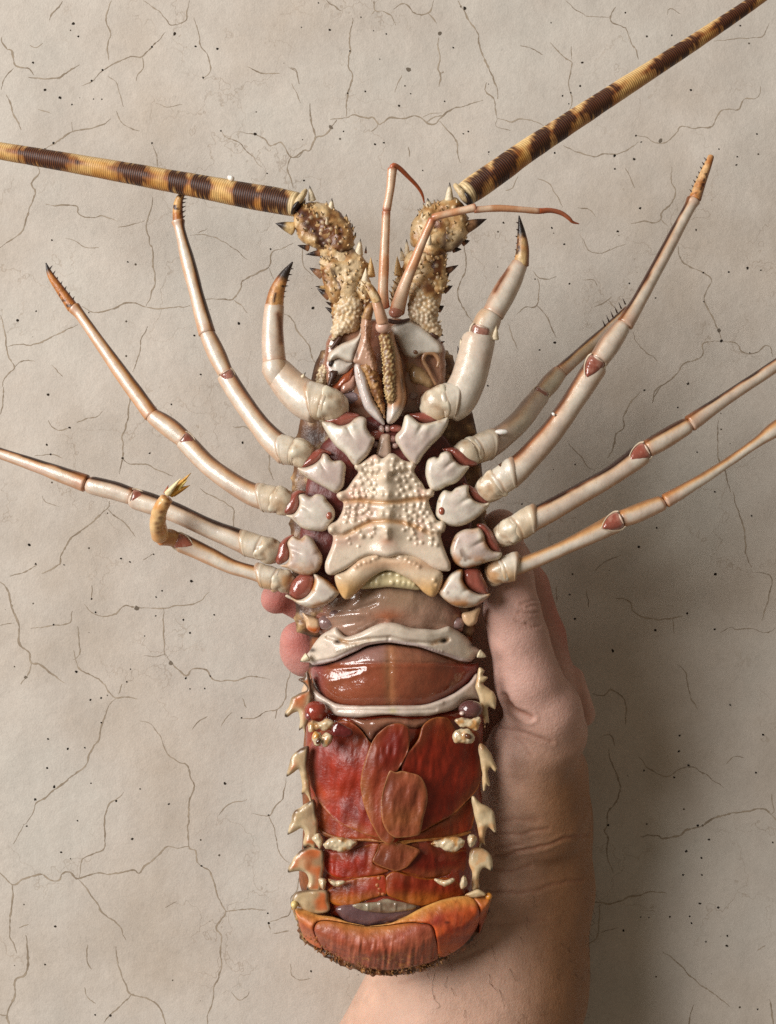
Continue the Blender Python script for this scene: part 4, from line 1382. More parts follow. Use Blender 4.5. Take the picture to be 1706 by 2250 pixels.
for b, t, r, c in [((374, 1086, 640), (420, 1039, 655), 9, (200, 146, 40)), ((380, 1084, 640), (418, 1066, 648), 8.5, (176, 122, 36)), ((368, 1085, 646), (398, 1050, 668), 7.5, (232, 214, 168)), ((364, 1084, 636), (370, 1066, 640), 5, (150, 70, 30)), ((388, 1078, 642), (412, 1054, 660), 5, (228, 204, 120))]:
    thorn(Lg, b, t, r, 1.1, base=c, name='claw_finger')

# right legs
Lg = walking_leg('walking_leg', (1000, 930, 590), 'stout foremost leg on the right with a long black-tipped claw')
coxa(Lg, [(1000,545),(1030,560),(1080,600),(1130,605),(1180,595),(1240,575),(1285,565),(1280,620),(1230,700),(1170,760),(1110,830),(1062,898),(1020,880),(980,840),(940,780),(912,732),(915,690),(950,650),(965,600),(975,558)],
     [(1010,540),(1070,525),(1150,515),(1230,520),(1300,540),(1270,570),(1200,590),(1130,605),(1070,590)], 600, seed=6)
knuckles(Lg, (946, 890), (1002, 878), 39, 42, 582, 572, 26, n=4)
seg(Lg, 'merus', [(984, 896, 566), (1008, 876, 568), (1028, 838, 566), (1042, 790, 562), (1052, 748, 558), (1054, 738, 557)], [38, 41, 39, 38, 37, 33], 81, brown=0.12, warm=0.2, dark=False, lo=(214, 204, 190))
thorn(Lg, (1018, 770, 560), (1012, 742, 566), 8, 0.85)
thorn(Lg, (1012, 790, 560), (1006, 760, 562), 6, 0.2, base=(96, 54, 30))
thorn(Lg, (1088, 745, 570), (1091, 712, 574), 9, 1.2)
elbow(Lg, (1056, 732), (0.3, -0.95), 24, 562, 82, red=(150, 104, 90))
seg(Lg, 'carpus', [(1058, 735, 558), (1072, 706, 556), (1080, 692, 555)], [29, 29, 26], 83, brown=0.2, warm=0.5)
seg(Lg, 'propodus', [(1084, 690, 555), (1102, 655, 550), (1124, 615, 545), (1142, 580, 540)], [25, 26, 23.5, 18.5], 84, brown=0.3, warm=0.25, joint=0.5, streak=(cr('R', [(212,806),(240,750),(272,695)]), 4.5))
claw(Lg, [(1146, 582, 540), (1149, 545, 545), (1146, 508, 552), (1141, 474, 560)], [17, 14, 8.5, 1.5], 85, -1, 6, 0.5, tl=7, base=(208, 178, 128))

Lg = walking_leg('walking_leg', (1040, 1010, 570), 'second leg on the right, tucked behind the third one')
coxa(Lg, [(1145,880),(1190,855),(1220,860),(1240,830),(1280,815),(1310,830),(1330,870),(1380,910),(1440,920),(1420,960),(1360,1030),(1290,1060),(1210,1095),(1165,1080),(1140,1020),(1130,960)],
     [(1250,800),(1310,785),(1380,800),(1440,850),(1500,900),(1440,920),(1380,905),(1330,870),(1310,825)], 598, seed=7)
knuckles(Lg, (1010, 1002), (1082, 974), 33, 33, 566, 530, 27, n=5)
seg(Lg, 'merus', [(1066, 980, 536), (1100, 962, 510), (1140, 928, 470), (1170, 890, 430), (1186, 870, 410)], [33, 27, 25, 24, 23], 91, brown=0.4, warm=0.4, lo=(206, 194, 174))
elbow(Lg, (1188, 866), (0.55, -0.83), 18, 412, 92, red=(140, 88, 74))
seg(Lg, 'carpus', [(1188, 868, 410), (1210, 842, 395), (1230, 818, 385)], [19, 20.5, 17], 93, brown=0.5, warm=0.5, joint=0.6, lo=(204, 192, 170))
seg(Lg, 'propodus', [(1234, 816, 385), (1290, 765, 360), (1354, 706, 335), (1380, 680, 328)], [16, 14, 11, 9], 94, brown=0.9, warm=0.8, joint=0.5, lo=(190, 168, 140))
ms = [spike((1330 + 9 * i, 716 - 9.5 * i, 350 - 2 * i), (1324 + 9 * i, 702 - 9.5 * i, 352 - 2 * i), 2.0, n=7, k=5) for i in range(6)]
put('bristle', join(ms), M_DARK, Lg, (48, 26, 18), kind='stuff')

Lg = walking_leg('walking_leg', (1030, 1090, 590), 'long third leg on the right raised high with a toothed blunt claw')
coxa(Lg, [(1270,1100),(1320,1110),(1350,1085),(1400,1065),(1440,1070),(1445,1120),(1480,1170),(1540,1195),(1590,1190),(1560,1240),(1480,1310),(1400,1350),(1320,1355),(1260,1330),(1210,1280),(1215,1210),(1235,1140)],
     [(1390,1050),(1450,1060),(1510,1100),(1560,1150),(1590,1190),(1540,1195),(1480,1170),(1445,1120),(1430,1070)], 600, seed=8, hole=(1245, 1250))
knuckles(Lg, (1062, 1083), (1130, 1036), 33, 32, 582, 592, 28, n=5)
seg(Lg, 'merus', [(1116, 1046, 588), (1150, 1018, 590), (1210, 953, 592), (1262, 878, 592), (1305, 812, 590), (1311, 802, 590)], [33, 28, 26, 25, 27, 24], 101, brown=0.85, warm=0.5)
elbow(Lg, (1308, 800), (0.55, -0.83), 22, 592, 102)
seg(Lg, 'carpus', [(1316, 792, 592), (1340, 756, 588), (1364, 722, 582), (1370, 712, 580)], [22, 24, 20, 16], 103, brown=0.5, warm=0.3, joint=0.5)
seg(Lg, 'propodus', [(1374, 712, 580), (1410, 652, 566), (1460, 560, 545), (1512, 462, 522), (1524, 440, 518)], [20, 16.5, 14.5, 13, 15.5], 104, brown=0.95, warm=0.5, joint=0.5)
claw(Lg, [(1528, 436, 518), (1541, 400, 515), (1555, 365, 512), (1563, 344, 510)], [14, 11.5, 9, 7], 105, -1, 8, 1.2, tl=9, base=(214, 172, 122))

Lg = walking_leg('walking_leg', (1040, 1200, 590), 'fourth leg on the right leaving the picture, black along its upper edge')
coxa(Lg, [(1360,1420),(1420,1390),(1480,1385),(1522,1380),(1552,1420),(1572,1490),(1612,1540),(1678,1556),(1660,1600),(1580,1622),(1500,1650),(1420,1665),(1360,1640),(1322,1590),(1312,1540),(1332,1470)],
     [(1505,1355),(1560,1350),(1610,1400),(1650,1470),(1680,1545),(1620,1540),(1575,1490),(1550,1420)], 598, seed=9, tint=0.7, lowbrown=0.7)
knuckles(Lg, (1100, 1180), (1174, 1138), 31, 31, 578, 584, 29, n=5)
seg(Lg, 'merus', [(1160, 1146, 582), (1195, 1130, 582), (1274, 1086, 580), (1350, 1042, 574), (1405, 1002, 568), (1412, 996, 567)], [28, 25, 23, 23, 25, 21], 111, brown=1.0, warm=0.6)
elbow(Lg, (1412, 994), (0.86, -0.5), 21, 568, 112, red=(146, 80, 66))
seg(Lg, 'carpus', [(1424, 986, 570), (1460, 966, 566), (1506, 938, 560), (1514, 933, 559)], [20, 22, 19, 15], 113, brown=0.9, warm=0.8, joint=0.6)
seg(Lg, 'propodus', [(1518, 930, 559), (1590, 880, 545), (1706, 803, 522), (1810, 730, 500)], [19, 16, 14, 13], 114, brown=1.0, warm=0.6, joint=0.6)
claw(Lg, [(1810, 730, 500), (1850, 690, 494), (1878, 645, 490)], [12, 9, 2], 115, -1, 7, 0.8, tl=8, base=(206, 160, 108))

Lg = walking_leg('walking_leg', (1040, 1290, 590), 'thin rearmost leg on the right lying below the fourth, plain pale and tan')
coxa(Lg, [(1400,1690),(1340,1700),(1280,1760),(1240,1820),(1230,1852),(1272,1902),(1340,1946),(1420,1956),(1500,1942),(1570,1892),(1596,1858),(1520,1862),(1440,1822),(1402,1762)],
     [(1402,1700),(1460,1675),(1520,1690),(1560,1760),(1585,1830),(1570,1860),(1500,1850),(1430,1810),(1402,1750)], 596, seed=10, tint=0.9, mh=600, lowbrown=0.6)
knuckles(Lg, (1080, 1262), (1134, 1244), 29, 31, 566, 566, 30, n=4, tint=0.6)
seg(Lg, 'merus', [(1124, 1248, 566), (1160, 1237, 566), (1236, 1205, 566), (1310, 1170, 562), (1350, 1150, 560), (1358, 1147, 560)], [21, 18, 17, 20, 23, 19], 121, brown=0.45, warm=0.9)
elbow(Lg, (1354, 1146), (0.9, -0.42), 21, 562, 122, red=(146, 80, 66))
seg(Lg, 'carpus', [(1368, 1140, 562), (1400, 1128, 560), (1450, 1107, 556), (1458, 1103, 556)], [19, 21, 18, 14], 123, brown=0.5, warm=0.9, joint=0.7)
seg(Lg, 'propodus', [(1464, 1100, 556), (1560, 1043, 545), (1660, 975, 532), (1706, 942, 526), (1790, 885, 515)], [16, 12.5, 11.5, 17, 14], 124, brown=0.6, warm=0.9, joint=0.6)
claw(Lg, [(1790, 885, 515), (1825, 850, 510), (1846, 806, 506)], [13, 9, 2], 125, -1, 6, 0.75, tl=8, base=(206, 160, 108))
# ------------------------------------------------------------------ head
A = lambda pts: cr('A', pts)


def mottled(M, seed, lo=(206, 172, 122), dk=(104, 54, 20), amt=1.0, size=34):
    n = vn(M.V, size, seed, 3)
    C = mix(lin((218, 192, 152)), lin(lo), sm(0.3, 0.48, n))
    C = mix(C, lin((164, 116, 62)), 0.8 * amt * sm(0.44, 0.56, n))
    C = mix(C, lin(dk), 0.9 * amt * sm(0.57, 0.68, n))
    return C


# underside of the head behind the mouthparts
out = [(722, 742), (760, 715), (850, 700), (930, 712), (972, 755), (982, 820), (970, 880), (930, 925), (850, 938), (770, 925), (728, 880), (712, 820)]
M = pillow(out, 528, top=22, bot=60, r=50, step=6)
M.lump(22, 6, 5)
put('head_underside', M, M_MEAT, lobster, mix(lin((120, 62, 44)), lin((176, 138, 112)), vn(M.V, 26, 6)))
for nm, o, h, c, t in [
        ('face_plate', [(400,1480),(412,1430),(440,1400),(520,1350),(620,1300),(648,1225),(668,1240),(650,1340),(612,1440),(592,1492),(540,1490),(480,1470),(430,1500)], 552, (224, 216, 202), 16),
        ('face_plate', [(868,1232),(930,1200),(1000,1182),(1100,1228),(1180,1300),(1240,1370),(1242,1425),(1180,1445),(1100,1440),(1040,1470),(970,1450),(930,1380),(890,1300)], 552, (220, 212, 200), 18),
        ('cheek_plate', [(430,1500),(480,1465),(545,1490),(592,1500),(560,1560),(500,1590),(450,1580),(432,1540)], 548, (214, 204, 192), 14),
        ('cheek_plate', [(1000,1570),(1030,1520),(1090,1530),(1150,1590),(1190,1660),(1150,1690),(1080,1660),(1020,1640)], 546, (192, 158, 116), 16),
        ('cheek_plate', [(970,1460),(1050,1480),(1100,1520),(1040,1560),(990,1580),(965,1530)], 540, (170, 128, 88), 12),
        ('mouth_fold', [(425,1670),(470,1640),(520,1580),(590,1530),(600,1560),(590,1640),(520,1690),(450,1740),(425,1720)], 546, (150, 76, 44), 14),
        ('mouth_fold', [(500,1660),(560,1610),(605,1590),(610,1680),(560,1720),(505,1730)], 548, (186, 140, 120), 14),
        ('mouth_fold', [(480,1730),(560,1700),(630,1720),(650,1780),(600,1800),(520,1790)], 542, (150, 130, 134), 14),
        ('mouth_fold', [(1000,1700),(1050,1690),(1120,1720),(1060,1780),(1000,1790),(975,1750)], 540, (158, 128, 122), 12)]:
    M = pillow(A(o), h, top=t, bot=14, r=14, step=3)
    M.lump(20, 2.0, len(o))
    if nm == 'cheek_plate':
        M.lump(9, 1.8, 3)
    C = mix(lin(c), lin(np.array(c) * 0.86), vn(M.V, 26, 3))
    x, y = px(M.V)
    if nm == 'face_plate':
        C = mix(C, lin((166, 116, 66)), 0.5 * sm(7, 1, M.a['d']))
    put(nm, M, M_SHELL if 'plate' in nm else M_MEAT, lobster, C)
M = tube([(*p, 563) for p in A([(1200,1660),(1150,1560),(1108,1480),(1130,1432),(1185,1430),(1222,1482),(1212,1530)])], [3, 4, 4.6, 5, 5, 4.6, 3], n=14, step=2.5)
put('feeding_palp', M, M_SHELL, lobster, mix(lin((176, 138, 104)), lin((140, 96, 62)), vn(M.V, 12, 3)))
p = A([(1050, 1420)])[0]
put('pore', ball((*p, 568), (7, 5.5, 3.5)), M_MEAT, lobster, (120, 84, 60))
for o, c in [([(425,1390),(470,1310),(500,1298),(512,1318),(470,1370),(432,1400)], (70, 36, 16)), ([(1150,1280),(1180,1265),(1222,1300),(1215,1325),(1170,1310)], (70, 36, 16)), ([(410,1500),(440,1480),(446,1500),(420,1530)], (40, 26, 22)), ([(420,1560),(480,1555),(470,1590),(420,1680),(400,1670),(415,1600)], (64, 34, 18))]:
    M = pillow(A(o), 556, top=9, bot=9, r=7, step=2.5)
    put('dark_patch', M, M_HORN, lobster, c)
o = A([(330,1600),(350,1545),(400,1490),(432,1498),(425,1560),(400,1620),(390,1677),(330,1677)])
M = pillow(o, 520, top=16, bot=30, r=14, step=2.6)
M.bumps(M.pick(60, 0.0, 3, 5.2), 2.6, 4.0)
put('beaded_edge', M, M_HORN, lobster, mix(lin((120, 78, 44)), lin((222, 202, 164)), np.clip(M.a['bump'] / 2.5, 0, 1)))

# ---- big antennae
def antenna(label, flag_pts, flag_r, bands, axis, segs, thorns, seed, sock, streaks, core):
    an = empty('antenna', (*A(segs[0][1]).mean(0), 545), lobster, label)
    P = np.array(flag_pts, float)
    M = tube(P, flag_r, n=26, step=1.3, caps=(0.3, 0.2))
    Nn = M.normals()
    M.V = M.V + Nn * (0.55 * np.sin(M.a['s'] * 2 * math.pi / 5.2) + 1.2 * (vn(M.V, 30, seed + 6) - 0.5))[:, None]
    x, y = px(M.V)
    q = x if axis == 'x' else y
    nz = vn(M.V, 16, seed)
    # ragged ring-wise darkening towards the flanks of each band
    ringn = vn(np.c_[M.a['s'], np.zeros(len(x)), np.zeros(len(x))], 5.0, seed + 1, 1)
    dark = np.zeros(len(x))
    mid = np.zeros(len(x))
    line = np.zeros(len(x))
    for a, b, s in bands:
        c, w = (a + b) / 2, (b - a) / 2
        ax_ = np.abs(M.a['side'])
        u = np.abs(q - c) / w + 0.20 * ax_ ** 2 + 0.34 * ax_ * ringn - 0.10 + (nz - 0.5) * 0.6 - 0.25 * np.exp(-(ax_ / 0.2) ** 2)
        side_ok = sm(1.32, 0.80, ax_ + (ringn - 0.5) * 0.8)
        mid = np.maximum(mid, s * sm(1.28, 0.92, u) * side_ok)
        dark = np.maximum(dark, s * sm(1.0, 0.74, u * 1.08 + 0.4 * (ringn - 0.5)) * side_ok)
        line = np.maximum(line, s * sm(1.9, 0.9, np.abs(q - c) / w) * np.exp(-((M.a['side'] - 0.05 + (nz - .5) * 0.5) / 0.26) ** 2))
    C = mix(lin((216, 176, 110)), lin((200, 146, 72)), sm(0.35, 0.7, vn(M.V, 40, seed + 3)))
    C = mix(C, lin((222, 192, 138)), 0.8 * sm(0.25, 0.7, M.a['side']))
    C = mix(C, lin((170, 100, 40)), 0.5 * sm(-0.3, -0.85, M.a['side']) * sm(0.35, 0.7, nz))
    C = mix(C, lin((150, 74, 28)), np.clip(line * 0.9, 0, 1))
    C = mix(C, lin((128, 70, 30)), np.clip(mid * 0.75, 0, 1))
    C = mix(C, lin((36, 15, 15)), np.clip(dark * (0.90 + 0.10 * np.sin(M.a['s'] * 2 * math.pi / 5.2)), 0, 1))
    C = mix(C, lin((120, 66, 30)), 0.42 * (np.sin(M.a['s'] * 2 * math.pi / 5.2) < -0.3))
    C = mix(C, lin((214, 190, 146)), sm(13, 5, M.a['s']))
    put('flagellum', M, M_WHIP, an, C)
    # socket at the root of the whip
    # dark ball standing in for the shade inside the joint at the whip root, with a pale collar
    put('socket_shade', ball((*sock[2], 552), (24, 8, 26), rs=sock[3], n=18), M_HORN, an, (40, 26, 22))
    cs, sn = math.cos(sock[3]), math.sin(sock[3])
    M = tube([(sock[0][0] + cs * u, sock[0][1] + sn * u, 556 + 14 * math.sqrt(max(0, 1 - (u / 24.0) ** 2))) for u in (-22, -12, 0, 12, 22)], [5, 7, 8, 7, 5], n=14, step=2.5)
    M.lump(10, 1.5, seed)
    put('socket_collar', M, M_HORN, an, (206, 182, 140))
    M = tube([(*q_, 536) for q_ in A(core)], [30, 38, 34, 38, 36, 30], n=30, step=3)
    M.lump(24, 5, seed + 8)
    M.bumps(M.pick(60, 0.0, seed, 9), 3.4, 3.2)
    put('stalk_core', M, M_HORN, an, mix(mottled(M, seed + 4), lin((214, 186, 142)), 0.6 * np.clip(M.a['bump'] / 2.6, 0, 1)))
    for nm, o, h, top, seedc, kind in segs:
        M = pillow(A(o), h, top=top * 0.66, bot=46, r=25, step=2.8)
        M.lump(26, 5.0, seedc)
        M.lump(11, 1.6, seedc + 3)
        if kind == 'bead':
            M.bumps(M.pick(95, 0.15, seedc, 7.5), 3.6, 4.2)
            C = mottled(M, seedc, amt=0.55)
            C = mix(C, lin((228, 212, 184)), np.clip(M.a['bump'] / 3.0, 0, 1) * 0.9)
        else:
            M.bumps(M.pick(30, 0.1, seedc, 11), 3.2, 3.4)
            bp = np.clip(M.a['bump'] / 2.6, 0, 1)
            C = mottled(M, seedc, amt=1.0)
            C = mix(C, lin((222, 198, 160)), 0.6 * sm(0.2, 0.6, bp))
            x, y = px(M.V)
            for ln, w in streaks:
                C = mix(C, lin((66, 32, 24)), 0.85 * np.exp(-((line_dist(x, y, A(ln)) + (vn(M.V, 14, seedc + 5) - 0.5) * 9) / w) ** 2))
            pk = M.pick(34, 0.1, seedc + 50, 9)
            Nn = M.normals()
            ms_ = []
            for p_ in pk:
                k_ = int(np.argmin(((M.V - p_) ** 2).sum(1)))
                dirv = Nn[k_] * 1.0 + np.array([0.0, -0.7, 0.0])
                dirv /= np.linalg.norm(dirv)
                e_ = p_ + dirv * (6 + 5 * ((k_ * 7919) % 10) / 10.0)
                xx, yy = px(np.array([p_, e_]))
                ms_.append(spike((xx[0], yy[0], p_[2]), (xx[1], yy[1], e_[2]), 2.6, n=7, k=5))
            SM = join(ms_)
            put('small_spine', SM, M_HORN, an, mix(lin((210, 176, 126)), lin((44, 24, 16)), sm(0.35, 0.8, SM.a['t'])), kind='stuff')
        x, y = px(M.V)
        put(nm, M, M_HORN, an, C)
    for b, t, r, dk, bc, hh in thorns:
        dk = dk + 0.12
        r = r * 1.12
        b2, t2 = A([b, t])
        thorn(an, (*b2, 545 + hh), (*t2, 552 + hh * 1.3), r / 3.354, dk, base=bc)
    return an


W_, T_, D_ = (226, 210, 180), (206, 172, 118), (140, 92, 56)
antL = antenna('thick dark-banded antenna on the left, lying nearly level',
    [(652, 449, 545), (600, 439, 530), (540, 429, 515), (417, 405, 485), (209, 367, 435), (0, 331, 385), (-180, 300, 345)], [27, 28, 27.5, 25, 21.5, 18.5, 16],
    [(572, 636, 1), (510, 566, 1), (418, 463, 1), (366, 412, 1), (254, 330, 1), (36, 160, 1), (-120, -20, 1)], 'x',
    [('peduncle_joint', [(150,420),(190,330),(262,330),(330,310),(430,350),(540,430),(590,520),(606,600),(590,670),(500,715),(400,700),(350,665),(215,610),(165,530)], 545, 40, 41, 'spot'),
     ('peduncle_joint', [(378,725),(430,690),(520,680),(600,660),(680,730),(702,800),(670,860),(600,940),(545,1005),(490,1062),(435,1050),(390,960),(352,860),(352,780)], 548, 38, 42, 'spot'),
     ('peduncle_joint', [(455,1070),(500,1010),(560,985),(630,1010),(660,1090),(640,1180),(600,1250),(520,1300),(450,1330),(430,1270),(450,1170)], 548, 34, 43, 'bead'),
     ('antenna_scale', [(545,990),(600,920),(650,850),(690,850),(715,900),(722,980),(720,1060),(690,1150),(640,1190),(650,1100),(620,1020)], 550, 24, 44, 'bead0')],
    [((290,300),(270,192),26,0.62,W_,10), ((430,360),(435,285),22,0.55,W_,8), ((488,425),(486,378),12,0.5,T_,6), ((545,460),(542,402),14,0.5,T_,4), ((586,530),(585,472),10,0.4,T_,0), ((604,570),(612,535),9,0.3,T_,0),
     ((150,510),(18,470),46,0.3,T_,0), ((262,655),(180,632),22,0.1,D_,0), ((345,690),(243,700),24,0.1,D_,-6), ((235,340),(226,312),10,0.4,T_,20), ((330,420),(322,385),12,0.5,W_,34), ((400,470),(398,425),14,0.8,W_,34), ((470,540),(462,505),12,0.8,T_,34),
     ((632,700),(646,585),30,0.68,W_,12), ((684,690),(687,640),9,0.2,D_,-20), ((360,850),(268,798),32,0.45,(150,106,74),0), ((380,945),(313,936),14,0.3,T_,0), ((415,1010),(325,950),30,0.2,D_,-6), ((440,1075),(388,1048),14,0.1,D_,0), ((462,1135),(385,1088),24,0.1,D_,-8), ((455,1165),(425,1160),10,0.1,D_,-10),
     ((720,860),(722,722),32,0.95,(206,170,112),6), ((680,920),(686,798),32,1.2,W_,20), ((450,1260),(430,1240),10,1.2,W_,0), ((440,1330),(412,1318),10,1.2,W_,0), ((430,1380),(405,1372),10,1.2,W_,0)],
    50, ((660, 436), 27, (654, 452), -0.95), [([(240,470),(330,560),(385,650)], 9), ([(360,700),(470,700),(600,670)], 8), ([(190,380),(240,400)], 8), ([(420,790),(480,900),(500,960)], 3.5)], [(250,400),(370,530),(480,680),(530,830),(540,1000),(540,1240)])
antR = antenna('thick dark-banded antenna on the right, slanting up out of the picture',
    [(1022, 427, 545), (1050, 408, 535), (1110, 366, 520), (1168, 325, 500), (1337, 214, 455), (1505, 106, 410), (1631, 22, 375), (1760, -68, 340)], [26, 28, 27, 25, 21.5, 17.5, 14.5, 12],
    [(1022, 1075, 1), (1082, 1136, 1), (1168, 1210, 1), (1216, 1264, 1), (1282, 1358, 1), (1432, 1538, 1), (1572, 1660, 1)], 'x',
    [('peduncle_joint', [(1012,560),(1030,470),(1060,420),(1130,345),(1250,295),(1340,275),(1400,340),(1440,440),(1432,560),(1385,640),(1295,685),(1180,655),(1060,645),(1025,620)], 545, 40, 45, 'spot'),
     ('peduncle_joint', [(975,720),(1040,680),(1120,655),(1270,700),(1285,800),(1280,950),(1215,1015),(1150,960),(1060,900),(985,860),(955,800)], 548, 38, 46, 'spot'),
     ('peduncle_joint', [(1020,900),(1090,930),(1160,970),(1222,1050),(1212,1180),(1242,1290),(1160,1285),(1060,1220),(1005,1160),(1010,1020)], 548, 34, 47, 'bead'),
     ('antenna_scale', [(870,1010),(900,900),(930,840),(960,800),(980,880),(985,980),(970,1080),(930,1130),(880,1100)], 540, 20, 48, 'bead0')],
    [((1300,300),(1304,168),30,0.66,W_,10), ((1152,350),(1140,284),24,0.55,W_,8), ((1064,450),(1066,402),13,0.4,T_,4), ((1028,510),(1022,476),9,0.4,T_,0), ((1352,350),(1356,296),13,1.2,W_,14), ((1100,430),(1105,385),12,0.6,W_,20), ((1200,360),(1195,330),11,0.7,T_,34),
     ((1420,500),(1578,438),46,0.3,(150,110,76),0), ((1400,615),(1452,598),24,0.2,D_,-6), ((1330,665),(1392,662),22,0.1,D_,-8), ((1150,620),(1160,545),20,1.2,W_,34),
     ((990,700),(985,586),20,0.6,W_,6), ((958,740),(942,648),20,0.55,W_,2), ((925,850),(916,712),28,0.95,(206,170,112),0), ((1270,830),(1368,778),28,0.4,(120,80,52),0), ((1280,870),(1302,838),12,0.3,T_,0), ((1262,965),(1326,930),26,0.35,(110,70,46),-4), ((1220,1105),(1262,1078),26,0.15,D_,-6), ((1120,740),(1122,705),9,0.5,T_,34),
     ((1225,1200),(1246,1188),9,1.2,W_,0), ((1240,1290),(1258,1300),9,0.3,D_,0), ((1245,1350),(1268,1340),9,0.2,D_,-6)],
    60, ((1014, 424), 26, (1026, 436), 0.95), [([(1280,540),(1262,640)], 10), ([(1090,670),(1190,680),(1280,690)], 8), ([(1390,600),(1330,670)], 8), ([(1190,740),(1160,860),(1170,950)], 4)], [(1340,370),(1230,490),(1170,660),(1130,820),(1120,1000),(1110,1200)])

# ---- small feelers
def feeler(label, rows, seed):
    e = empty('antennule', (*rows[0][0][0][0], rows[0][0][0][1]), lobster, label)
    for i, (pts, rad, nm) in enumerate(rows):
        M = tube([(*p[:2], p[2]) for p in [(*q[0], q[1]) for q in pts]], rad, n=18, step=3.2, caps=(0.4, 0.4), fz=0.95)
        M.lump(40, 1.0, seed + i)
        C = mix(lin((218, 188, 160)), lin((204, 150, 110)), sm(0.35, 0.65, vn(M.V, 40, seed + i)))
        C = mix(C, lin((184, 110, 64)), 0.55 * sm(0.4, 0.9, np.abs(M.a['side'])))
        C = mix(C, lin((160, 78, 40)), 0.7 * np.maximum(sm(0.1, 0, M.a['t']), sm(0.93, 1, M.a['t'])))
        if nm == 'feeler_tip':
            C = mix(C, lin((168, 76, 34)), 0.85)
        put(nm, M, M_SHELL, e, C)
    return e


a = A([(818,1085),(812,1000),(818,800),(832,480),(836,385)])
b = A([(838,372),(862,240),(880,70)])
c = A([(880,60),(890,42),(930,62),(1000,130),(1062,195),(1100,255),(1116,318)])
c2 = A([(888,50),(905,60),(925,75)])
feeler('slender orange feeler standing upright beside the left antenna base',
       [([(p, h) for p, h in zip(a, (560, 570, 580, 590, 594))], [13, 12, 11, 10, 9.5], 'stalk'), ([(p, h) for p, h in zip(b, (595, 600, 604))], [10, 9.5, 11], 'stalk'),
        ([(p, h) for p, h in zip(c, (606, 608, 600, 585, 570, 560, 548))], [7, 6, 5.5, 4.5, 3.8, 3, 1.2], 'feeler_tip')], 70)
a = A([(915,1120),(960,960),(1040,760),(1110,590),(1175,445)])
b = A([(1185,430),(1240,412),(1380,380),(1490,355)])
R_ = cr('R', [(104,382),(220,374),(340,380),(438,388)])
R2_ = cr('R', [(440,388),(500,385),(555,398),(595,425),(615,445),(648,455)])
feeler('slender orange feeler bent over to the right across the antenna base',
       [([(p, h) for p, h in zip(a, (560, 585, 605, 618, 626))], [17, 14, 11, 9.5, 9], 'stalk'), ([(p, h) for p, h in zip(b, (628, 632, 634, 634))], [8.5, 8, 8.5, 10], 'stalk'),
        ([(p, h) for p, h in zip(R_, (634, 628, 618, 608))], [8, 7.5, 7, 7], 'stalk'), ([(p, h) for p, h in zip(R2_, (608, 600, 592, 586, 580, 574))], [6.5, 6, 5.5, 4.5, 3, 0.8], 'feeler_tip')], 80)
p = A([(905, 1130)])[0]
put('feeler_root', ball((*p, 570), (16, 12, 13), n=16), M_MEAT, lobster, (176, 116, 96))
M = tube([(*q, 572) for q in A([(855,1190),(920,1200),(1005,1178)])], [5, 4.5, 3], n=12, step=3)
put('dark_rim', M, M_HORN, lobster, (66, 40, 30))

# ---- mouthparts (third maxillipeds)
mo = empty('mouthpart', (800, 860, 590), lobster, 'left mouthpart with a silvery white face and a hairy brown inner side')
M = pillow(B([(600,180),(625,160),(660,180),(700,260),(720,350),(752,440),(800,520),(826,612),(790,605),(730,555),(680,500),(650,430),(620,330),(602,250)]), 582, top=24, bot=22, r=13, step=2.6)
x, y = px(M.V)
C = mix(lin((214, 206, 200)), lin((206, 190, 184)), vn(M.V, 20, 8))
C = mix(C, lin((150, 108, 74)), 0.6 * sm(0.62, 0.75, vn(M.V, 16, 4)))
put('white_face', M, M_MEAT, mo, C)
M = pillow(B([(640,190),(690,140),(750,190),(795,290),(812,400),(826,500),(826,575),(800,520),(750,430),(710,340),(680,260)]), 590, top=20, bot=24, r=16, step=2.2)
M.bumps(M.pick(95, -0.1, 4, 4.0), 1.8, 2.8)
x, y = px(M.V)
C = mix(lin((176, 132, 82)), lin((120, 76, 42)), sm(0.35, 0.65, vn(M.V, 14, 5)))
C = mix(C, lin((60, 34, 22)), 0.9 * sm(0.66, 0.74, vn(M.V, 7, 15)))
put('hairy_ridge', M, M_HORN, mo, C)
M = pillow(A([(652,1185),(688,1150),(728,1180),(728,1260),(722,1350),(750,1440),(770,1540),(735,1580),(690,1540),(600,1500),(600,1460),(628,1380),(650,1290)]), 590, top=20, bot=20, r=14, step=2.6)
x, y = px(M.V)
M.bumps(np.array([p_ for p_ in M.pick(80, 0.0, 5, 4.2) if px(p_[None])[0][0] > 795 + 0.25 * (px(p_[None])[1][0] - 740)]), 1.9, 2.6)
x, y = px(M.V)
C = mix(lin((198, 160, 138)), lin((178, 136, 108)), vn(M.V, 22, 7))
C = mix(C, lin((110, 66, 36)), 0.7 * sm(0.5, 0.7, vn(M.V, 9, 3)) * sm(800, 812, x - 0.2 * (y - 740)))
C = mix(C, lin((58, 30, 20)), 0.9 * np.exp(-(((x - 784) / 4) ** 2 + ((y - 779) / 10) ** 2)))
put('upper_joint', M, M_SHELL, mo, C)
M = tube([(*q, h) for q, h in zip(A([(692,1170),(715,1100),(745,1060)]), (600, 606, 600))], [11, 9, 5], n=16, step=2.6)
put('palp', M, M_HORN, mo, mottled(M, 9, amt=0.6))
mo = empty('mouthpart', (860, 860, 590), lobster, 'right mouthpart with a beaded straw-coloured ridge, its palp crossing over to the left')
M = pillow(np.concatenate([A([(780,1300),(830,1270),(885,1265),(900,1330),(930,1420),(950,1500),(965,1600)]), B([(975,330),(985,420),(960,510),(910,585),(860,610),(835,580),(838,480)]), A([(850,1677),(830,1560),(822,1440),(795,1370)])]), 584, top=30, bot=24, r=18, step=2.5)
x, y = px(M.V)
